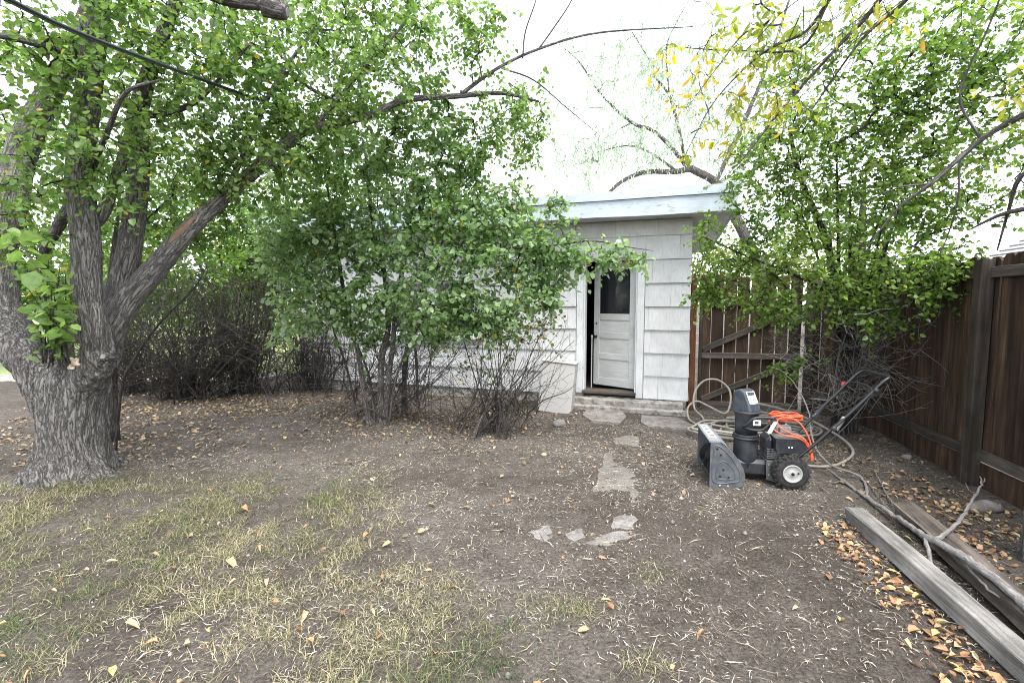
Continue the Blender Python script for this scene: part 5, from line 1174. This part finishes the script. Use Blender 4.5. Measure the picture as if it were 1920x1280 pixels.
# ---------- tan garden hose heaped behind the snow blower
hp = []
def gp(px, py, z=.02):
    u = (px - 960) / 907; v = (640 - py) / 907; dz = -math.sin(PITCH) + v * math.cos(PITCH); dy = math.cos(PITCH) + v * math.sin(PITCH); t = (z - CAM_H) / dz; return (u * t, dy * t, z)
hp += [tuple(at(1310, 800, 6.2)), tuple(at(1292, 785, 6.5)), tuple(at(1290, 764, 6.75)), tuple(at(1306, 752, 6.85)), tuple(at(1330, 762, 6.8)), tuple(at(1360, 775, 6.7)), tuple(at(1370, 752, 6.8)), tuple(at(1366, 728, 6.9)), tuple(at(1345, 712, 6.95)), tuple(at(1320, 714, 6.95)), tuple(at(1303, 735, 6.9)), tuple(at(1302, 765, 6.75)), tuple(at(1318, 783, 6.6))]
for k in range(96):
    a = k / 96 * 2 * math.pi * 8 + 2.8; j = 1 + .16 * math.sin(k * .83) + .06 * math.sin(k * 2.9)
    hp.append((3.0 + .62 * j * math.cos(a) + .14 * math.sin(k * .21), 5.75 + .36 * j * math.sin(a) + .07 * math.cos(k * .33), .02 + .10 * (k / 96) + .025 * abs(math.sin(k * 1.3))))
hp += [(3.35, 6.0, .16), (2.9, 6.1, .30), (3.1, 6.0, .34), (3.5, 5.8, .24), (3.72, 5.45, .10), (3.60, 5.0, .05), (3.30, 4.7, .025), (3.0, 4.55, .03), (2.7, 4.65, .025)]
for i, p in enumerate(hp): hp[i] = (p[0], p[1], max(p[2], g1(p[0], p[1]) + .014))
m = MB(); q = spline(hp, .03); q[:, 2] = np.maximum(q[:, 2], gh(q[:, 0], q[:, 1]) + .012); m.tube(q, .0145, 8)
tag(obj('garden_hose', m.mesh('garden_hose', True), MAT['hose']), 'tan garden hose heaped in loose loops before the gate', 'hose')

# ---------- weathered timbers
def timber(name, A, B, w, h, label, mat, rough=.006, taper=1.0, roundish=.25):
    A, B = np.array(A), np.array(B); Ln = np.linalg.norm(B - A); n = 60; V = []; F = []; prof_ = []
    K = 20
    for k in range(K):
        t = 2 * math.pi * k / K; c, s = math.cos(t), math.sin(t); e = 2 / (2 + 6 * (1 - roundish)); prof_.append((math.copysign(abs(c) ** e, c), math.copysign(abs(s) ** e, s)))
    pr = np.array(prof_)
    for i in range(n + 1):
        x = Ln * i / n; sc = 1 - (.12 if i in (0, n) else 0); q = np.stack([np.full(K, x * 1.5), pr[:, 0] * 4, pr[:, 1] * 4], -1); d = (vnoise(q, 31) - .5) * rough * 3 + (vnoise(q * np.array((.4, 3, 3)), 32) - .5) * rough * 2.2
        for k in range(K): V.append((x + (vnoise(np.array([[k * .9, 3., i]]), 5)[0] - .5) * .05 * (i in (0, n)), (pr[k, 0] * w / 2 + d[k] * pr[k, 0]) * sc, (pr[k, 1] * h / 2 + d[k]) * sc + .006 * math.sin(i * .09)))
    for i in range(n):
        for k in range(K): F.append((i * K + k, i * K + (k + 1) % K, (i + 1) * K + (k + 1) % K, (i + 1) * K + k))
    F.append(tuple(range(K))[::-1]); F.append(tuple(range(n * K, (n + 1) * K))); m = MB(); m.add(V, F); me = m.mesh(name)
    o = obj(name, me, MAT[mat]); d = (B - A) / Ln; s = np.cross((0, 0, 1), d); s /= np.linalg.norm(s); u = np.cross(d, s)
    o.matrix_world = Matrix(((d[0], s[0], u[0], A[0]), (d[1], s[1], u[1], A[1]), (d[2], s[2], u[2], A[2]), (0, 0, 0, 1))); tag(o, label, 'timber'); return o
timber('squared_timber', (2.52, 3.46, g1(2.5, 3.4) + .05), (2.05, 1.25, g1(2.0, 1.3) + .06), .118, .115, 'long pale grey weathered timber edged by a drift of orange leaves', 'timber', .006, 1, .12)
timber('split_timber', (2.94, 3.52, g1(2.9, 3.5) + .055), (2.22, 1.3, g1(2.2, 1.3) + .06), .135, .12, 'rounded brown weathered timber lying between the pale timber and the fence', 'timber_dark', .012, 1, .7)
# ---------- fallen grey branch
def gz(p, z=.02): a = gp(*p, z); return np.array((a[0], a[1], g1(a[0], a[1]) + z))
m = MB()
def br(rows, sides=8):
    q = spline(rows, .03); q = np.c_[q[:, :3] + rng.normal(0, .003, (len(q), 3)), q[:, 3]]; m.tube(q[:, :3], np.maximum(q[:, 3] * .72, .002), sides, ridge=bark_ridge(.003, 24, 8))
g = lambda x, y, z, r: (*gp(x, y, z), r)
br([g(1950, 1160, .13, .034), g(1860, 1080, .15, .032), g(1770, 1022, .15, .030), g(1735, 1005, .12, .027), g(1690, 975, .07, .024), g(1625, 932, .03, .020), g(1570, 893, .02, .014), g(1540, 870, .02, .010), g(1510, 850, .02, .005)], 10)
br([g(1628, 934, .03, .016), g(1615, 895, .04, .014), (2.93, 4.35, .12, .013), (2.96, 4.62, .2, .012), (2.98, 4.75, .36, .011), (3.02, 4.85, .50, .009), (2.98, 5.0, .72, .007), (2.85, 5.05, .88, .005), (2.70, 5.0, .93, .003)])
br([g(1755, 1012, .13, .020), g(1800, 975, .18, .016), g(1828, 930, .26, .012), g(1842, 905, .31, .009), g(1838, 893, .33, .004)])
br([g(1842, 905, .31, .007), g(1848, 896, .35, .004)]); br([g(1735, 1005, .12, .018), g(1742, 1035, .10, .016), g(1748, 1075, .09, .012)])
br([g(1790, 1030, .13, .014), g(1840, 1090, .10, .010), g(1900, 1140, .09, .006)])
br([g(1700, 985, .06, .008), g(1660, 920, .03, .007), g(1640, 880, .05, .004)]); br([g(1720, 990, .06, .006), g(1660, 945, .03, .005), g(1610, 880, .02, .003)]); br([g(1580, 900, .02, .008), g(1560, 905, .02, .006), g(1530, 895, .02, .003)])
br([g(1830, 925, .26, .006), g(1818, 918, .30, .004), g(1812, 905, .33, .002)])
tag(obj('fallen_branch', m.mesh('fallen_branch', True, True), MAT['bark_pale']), 'forked grey fallen branch lying across the timbers', 'branch')
# ---------- rock by the fence foot
def rock(c, r, label, seed):
    m = MB(); V, F = [], []; nu, nv = 12, 8
    for j in range(nv + 1):
        ph = math.pi * j / nv
        for i in range(nu):
            th = 2 * math.pi * i / nu; d = np.array((math.sin(ph) * math.cos(th), math.sin(ph) * math.sin(th), math.cos(ph))); k = .75 + .5 * vnoise((d * 1.7 + seed)[None], seed)[0]; V.append(d * k * np.array(r))
    for j in range(nv):
        for i in range(nu): F.append((j * nu + i, (j + 1) * nu + i, (j + 1) * nu + (i + 1) % nu, j * nu + (i + 1) % nu))
    m.add(V, F); o = obj('rock', m.mesh('rock', True), MAT['slab']); o.location = c; tag(o, label, 'rock')
rock((3.66, 3.63, g1(3.66, 3.63) + .02), (.12, .07, .06), 'rough brown rock at the foot of the fence post', 3); rock((4.05, 4.85, .02), (.05, .045, .035), 'small pale stone at the foot of the fence', 8)
rock((.62, 6.25, .02), (.09, .07, .06), 'grey rock beneath the thorny bush', 12)

# ---------- overhead cable to a mast on the shed roof
ca = [at(-60, -40, 2.0), at(20, 0, 2.25), at(160, 66, 2.8), at(400, 156, 4.1), at(560, 211, 5.4), at(690, 251, 6.9), at(845, 296, 8.95)]
m = MB(); m.tube(spline(ca, .15), .0095, 8); m.tube(spline([p + np.array((.0, 0, -.014)) for p in ca], .15), .005, 6)
tag(obj('overhead_cable', m.mesh('overhead_cable', True), MAT['cable']), 'black overhead cable crossing the old tree towards the shed', 'cable')
mp = ca[-1]; MS = thing('service_mast', 'thin grey pipe mast on the shed roof holding the overhead cable', 'mast', (mp[0], mp[1], WT + .29))
m = MB(); m.lathe([(.022, 0), (.022, mp[2] - WT - .29 + .02)], 0, 0, 0, 'z', 10); obj('pipe', m, MAT['galv'], MS)
m = MB(); m.lathe([(.03, 0), (.04, .03), (.03, .07), (.005, .085)], 0, 0, mp[2] - WT - .275, 'z', 12); obj('weather_head', m, MAT['galv'], MS)

# ---------- paving: stepping stones and a broken slab path
def slab(parent, poly, z0, z1, mat, name, jag=.02):
    P = np.array(poly, float); out = []
    for i in range(len(P)):
        a, b = P[i], P[(i + 1) % len(P)]; n = max(2, int(np.linalg.norm(b - a) / .05))
        for k in range(n): out.append(tuple(a + (b - a) * k / n + (rng.normal(0, jag, 2) * (k > 0) * .4)))
    m = MB(); m.prism(out, z0, z1, 'z'); return obj(name, m, mat, parent)
gq = lambda x, y: gp(x, y, .012)[:2]
for lab, pl in (('square brown stepping stone before the shed step nearest the cabinet', [(1100, 768), (1165, 768), (1174, 782), (1162, 794), (1108, 789), (1092, 778)]), ('grey stepping stone before the shed step nearest the hose', [(1203, 779), (1270, 783), (1300, 798), (1290, 803), (1215, 800), (1202, 792)])):
    P = [gq(*p) for p in pl]; c = np.mean(P, 0); z = max(g1(*p) for p in P); o = slab(None, [tuple(np.array(p) - c) for p in P], -.05, z + .018, MAT['stepstone'], 'stepping_stone', .006); o.location = (c[0], c[1], 0); tag(o, lab, 'stepping stone')
PT = bpy.data.objects.new('slab_path', None); COL.objects.link(PT); PT['kind'] = 'structure'
for pl in ([(1150, 818), (1200, 814), (1197, 868), (1128, 872), (1132, 850), (1160, 840)], [(1126, 874), (1196, 870), (1195, 944), (1186, 946), (1180, 918), (1150, 914), (1112, 920), (1120, 890)], [(1150, 968), (1186, 956), (1192, 975), (1190, 990), (1148, 988)],
           [(1095, 1014), (1120, 1002), (1150, 993), (1192, 994), (1215, 998), (1160, 1008), (1140, 1020)], [(990, 992), (1030, 980), (1038, 996), (1020, 1011), (1002, 1003)], [(1060, 997), (1092, 985), (1098, 1003), (1078, 1010)]):
    P = [gq(*p) for p in pl]; z = np.mean([g1(*p) for p in P]); slab(PT, P, -.05, z + (.001 if pl[0][1] < 900 else .003), MAT['slab_dirty' if pl[0][1] < 900 else 'slab'], 'slab', .035)

# ================================================================== LITTER, LEAVES AND GRASS
def place(n, x, y, dens, seed):
    X = rng.uniform(*x, n); Y = rng.uniform(*y, n); k = rng.random(n) < dens(X, Y); return X[k], Y[k]
def pxy(X, Y):
    """photograph-like plan masks work in plan metres; helper gives u and y"""
    return X / np.maximum(Y, .1), Y
sm = lambda a, b, v: np.clip((v - a) / (b - a), 0, 1)
blob = lambda X, Y, cx, cy, rx, ry: np.exp(-(((X - cx) / rx) ** 2 + ((Y - cy) / ry) ** 2))
indoors = lambda X, Y: ((X - 2.57) * .322 + (Y - 7.05) * .947 > -.02) & ((X - 2.57) * .947 - (Y - 7.05) * .322 < .03) & ((X - 2.57) * .947 - (Y - 7.05) * .322 > -7.05)
beyond = lambda X, Y: X > 4.64 - (6.62 - Y) * .254
# slivers of dry narrow leaf: three-point bent strips
def strips(name, X, Y, ln, wd, T, lift=.004, mat='litter', curve=.35):
    n = len(X); a = rng.uniform(0, 6.283, n); d = np.stack([np.cos(a), np.sin(a), rng.normal(0, .12, n)], -1); s = np.stack([-np.sin(a), np.cos(a), rng.normal(0, .35, n)], -1)
    c = np.stack([X, Y, gh(X, Y) + lift + rng.random(n) * .006], -1); L_ = ln[:, None]; W_ = wd[:, None]; bend = rng.normal(0, curve, (n, 1))
    p0 = c - d * L_ * .5; p1 = c + s * bend * L_ * .5 + np.array((0, 0, .004)); p2 = c + d * L_ * .5
    V = np.stack([p0, p1 + s * W_ * .5, p1 - s * W_ * .5, p2], 1); o = np.arange(n)[:, None, None] * 4
    F = np.array([(0, 2, 1), (1, 2, 3)]); return fast_mesh(name, V.reshape(-1, 3), [(F[None] + o).reshape(-1, 3)], np.repeat(T, 4))
def dn(X, Y):
    k = .05 + 1.0 * sm(.49, .64, .7 * n2(X, Y, 1.3, 41, 3) + .3 * n2(X, Y, 6, 43, 2)) + .9 * blob(X, Y, -.9, 6.2, 1.7, .9) + .6 * blob(X, Y, .9, 5.9, .9, .9) + .6 * blob(X, Y, .8, 4.8, .5, .7) + .5 * blob(X, Y, .2, 2.6, 1.2, .6)
    return np.clip(k, 0, 1) * ~indoors(X, Y)
X, Y = place(105000, (-7, 4.6), (1.2, 8.8), dn, 0); k = ~beyond(X, Y); X, Y = X[k], Y[k]
obj('dry_leaf_litter', strips('dry_leaf_litter', X, Y, rng.uniform(.018, .048, len(X)) * np.where(rng.random(len(X)) < .2, 1.6, 1), rng.uniform(.0012, .0040, len(X)), np.clip(rng.beta(1.5, 1.3, len(X)), 0, 1), curve=.18), MAT['litter'], kind='stuff')
tag(bpy.data.objects['dry_leaf_litter'], 'pale dry slivers of narrow leaf strewn over the bare soil', 'leaf litter')
X, Y = place(5200, (-7, 4.4), (1.2, 8.5), lambda X, Y: .6 * ~indoors(X, Y) * ~beyond(X, Y), 0)
obj('soil_twigs', strips('soil_twigs', X, Y, rng.uniform(.05, .16, len(X)), rng.uniform(.002, .005, len(X)), np.clip(rng.beta(1.5, 2.5, len(X)), 0, 1), .006, curve=.2), MAT['litter'], kind='stuff'); tag(bpy.data.objects['soil_twigs'], 'thin broken twigs scattered over the bare soil', 'twigs')
# pebbles
def pebbles(n):
    X, Y = place(n, (-5, 4), (1.3, 7), lambda X, Y: np.ones_like(X) * ~beyond(X, Y), 0); n = len(X); r = rng.uniform(.003, .011, n) * np.where(rng.random(n) < .04, 2, 1)
    o8 = np.array([(1, 0, 0), (-1, 0, 0), (0, 1, 0), (0, -1, 0), (0, 0, 1), (0, 0, -.6)], float); F = np.array([(0, 2, 4), (2, 1, 4), (1, 3, 4), (3, 0, 4), (2, 0, 5), (1, 2, 5), (3, 1, 5), (0, 3, 5)])
    V = np.stack([X, Y, gh(X, Y) + r * .3], -1)[:, None] + o8[None] * r[:, None, None] * rng.uniform(.6, 1.3, (n, 1, 3)); return fast_mesh('pebbles', V.reshape(-1, 3), [(F[None] + np.arange(n)[:, None, None] * 6).reshape(-1, 3)], np.repeat(rng.random(n), 6), True)
tag(obj('pebbles', pebbles(5000), MAT['stone'], kind='stuff'), 'small pebbles and crumbs of soil on bare ground', 'pebbles')
# fallen leaves: brown mass under hedge and shrub
def flat_leaves(name, X, Y, size, T, wid=.8, curl=.5):
    n = len(X); a = rng.uniform(0, 6.283, n); D = np.stack([np.cos(a), np.sin(a), rng.normal(0, .25, n)], -1); N_ = np.stack([rng.normal(0, .4, n), rng.normal(0, .4, n), np.ones(n)], -1)
    P = np.stack([X, Y, gh(X, Y) + .010 + rng.random(n) * .012], -1); return P, D, N_, size, np.full(n, wid) * rng.uniform(.7, 1.1, n), T
def dh(X, Y):
    k = 1.0 * blob(X, Y, -4.8, 7.6, 1.9, 1.2) + .9 * blob(X, Y, -1.4, 6.6, 1.6, .7) + .5 * blob(X, Y, -5.2, 5.4, 1.5, .8) + .45 * blob(X, Y, 3.6, 4.0, .5, 1.6) + .03
    return np.clip(k, 0, 1) * ~indoors(X, Y) * ~beyond(X, Y) * (.3 + .7 * sm(.35, .6, n2(X, Y, 2.0, 61)))
X, Y = place(38000, (-8, 4.5), (3.2, 9.6), dh, 0)
b = flat_leaves('b', X, Y, rng.uniform(.025, .065, len(X)), np.clip(rng.beta(1.8, 2.0, len(X)), 0, 1))
tag(obj('brown_leaf_litter', leaf_mesh('brown_leaf_litter', *b, fold=.4, curl=.35), MAT['brown_fallen'], kind='stuff'), 'brown dead leaves carpeting the ground under hedge and shrub', 'leaf litter')
def drift(X, Y):
    d = X - (2.52 - (3.46 - Y) * .244); return np.where((d < -.05) & (Y < 3.4) & (Y > 1.3), np.exp(-((d + .16) / .14) ** 2), 0) + .35 * np.exp(-((X - 2.95) / .22) ** 2 - ((Y - 2.9) / .6) ** 2) + .5 * blob(X, Y, 3.4, 3.5, .28, .5)
X, Y = place(7500, (1.4, 3.8), (1.3, 4.3), lambda X, Y: drift(X, Y) * .75 * ~beyond(X, Y), 0)
b = flat_leaves('b', X, Y, rng.uniform(.02, .056, len(X)), np.clip(rng.beta(1.5, 1.6, len(X)), 0, .96)); order = np.argsort(-b[3] / b[0][:, 1])
nb_ = 130; big, rest = order[:nb_], order[nb_:]
tag(obj('leaf_drift', leaf_mesh('leaf_drift', *[z[rest] for z in b], fold=.4, curl=.4), MAT['fallen'], kind='stuff'), 'drift of small orange and tan leaves beside the pale timber', 'leaf litter')
FM = []
for k in range(12):
    one = lambda v: np.array([v]); me = leaf_mesh('fallen_leaf', np.zeros((1, 3)), np.array([(1., 0, 0)]), np.array([(0, 0, 1.)]), one(1.15), one(.36 + .055 * ((k * 5) % 9)), one((k + .5) / 12), fold=.7, curl=.6); me.materials.append(MAT['fallen']); FM.append(me)
def put_leaf(P, D, N_, S, T, label, group):
    d = D / np.linalg.norm(D); s = np.cross(N_, d); s /= np.linalg.norm(s); u = np.cross(d, s)
    o = bpy.data.objects.new('fallen_leaf', FM[min(11, int(T * 12))]); COL.objects.link(o)
    o.matrix_world = Matrix([[*r] for r in np.c_[np.c_[d, s, u] * S, P].tolist()] + [[0, 0, 0, 1]]); tag(o, label, 'leaf', group)
CW = lambda t: 'dark brown' if t < .25 else 'rust orange' if t < .5 else 'light orange' if t < .75 else 'yellow tan'
for i in big: cw = CW(b[5][i]); put_leaf(*[z[i] for z in (b[0], b[1], b[2], b[3], b[5])], cw + ' dry leaf in the drift beside the pale timber', cw + ' leaves in the drift beside the timber')
XY = [(rng.uniform(-2.6, 2.6), rng.uniform(1.7, 5.6)) for _ in range(200)]; cnt = 0
for x, y in XY:
    ing = (x < -.35 - (y - 2) * .35) and y < 3.7
    if cnt > 150 or (not ing and rng.random() < .6): continue
    cnt += 1; X1, Y1 = np.array([x]), np.array([y]); bb = flat_leaves('b', X1, Y1, np.array([rng.uniform(.028, .06)]), np.array([rng.uniform(.25, .95)]))
    P = bb[0][0] + (np.array((0, 0, .02)) if ing else 0)
    cw = CW(bb[5][0]); put_leaf(P, bb[1][0], bb[2][0], bb[3][0], bb[5][0], 'single ' + cw + (' leaf lying in the patchy dry grass' if ing else ' leaf lying on bare open soil'), cw + (' leaves lying in the grass' if ing else ' leaves scattered on the bare soil'))
# grass
def dg(X, Y):
    edge = sm(.12, -.50, X + .52 * (Y - 2.1) + 1.3 * (n2(X, Y, .9, 71, 3) - .5) + .5 * (n2(X, Y, 6, 73, 2) - .5)) * sm(4.6, 3.9, Y - .12 * (X + 2))
    pat = sm(.36, .62, .6 * n2(X, Y, 1.6, 81, 3) + .4 * n2(X, Y, 7, 83, 2))
    k = edge * (.04 + .96 * pat * (.35 + .65 * sm(.35, .6, n2(X, Y, 11, 87, 2)))) + .8 * blob(X, Y, .30, 2.42, .16, .10) + .7 * blob(X, Y, .58, 2.02, .10, .07) + .35 * blob(X, Y, .85, 2.75, .14, .1)
    return np.clip(k, 0, 1)
X, Y = place(300000, (-5.5, 1.4), (1.2, 4.9), dg, 0); n = len(X)
a = rng.uniform(0, 6.283, n); h = rng.uniform(.010, .045, n) * (.5 + .9 * n2(X, Y, 2.2, 91)); lean = rng.uniform(.6, 2.8, n) * h; w = rng.uniform(.0007, .0018, n)
ca_, sa_ = np.cos(a), np.sin(a); z0 = gh(X, Y) - .003
p0 = np.stack([X, Y, z0], -1); dirv = np.stack([ca_, sa_, 0 * a], -1); sv = np.stack([-sa_, ca_, 0 * a], -1)
p1 = p0 + dirv * (lean * .35)[:, None] + np.array((0, 0, 1.)) * (h * .65)[:, None]; p2 = p0 + dirv * lean[:, None] + np.array((0, 0, 1.)) * (h * .85)[:, None]
V = np.stack([p0 - sv * w[:, None], p0 + sv * w[:, None], p1 + sv * w[:, None] * .8, p1 - sv * w[:, None] * .8, p2], 1); o = np.arange(n)[:, None]
tg = np.clip(.22 + 1.2 * (n2(X, Y, 1.1, 95, 2) - .30) + rng.normal(0, .25, n), 0, 1)
me = fast_mesh('grass', V.reshape(-1, 3), [o * 5 + np.array((0, 1, 2, 3)), o * 5 + np.array((3, 2, 4))], np.repeat(tg, 5))
Xt, Yt = place(26000, (-5.5, 1.4), (1.2, 4.6), lambda X, Y: np.clip(dg(X, Y) * 1.1, 0, 1), 0)
tag(obj('grass_thatch', strips('grass_thatch', Xt, Yt, rng.uniform(.02, .06, len(Xt)), rng.uniform(.0008, .0019, len(Xt)), np.clip(rng.beta(1.5, 2.2, len(Xt)), 0, 1), .006, curve=.10), MAT['litter'], kind='stuff'), 'flattened straw-coloured thatch among the patchy grass', 'thatch')
tag(obj('grass', me, MAT['grass'], kind='stuff'), 'short patchy half-dry grass around the old tree', 'grass')
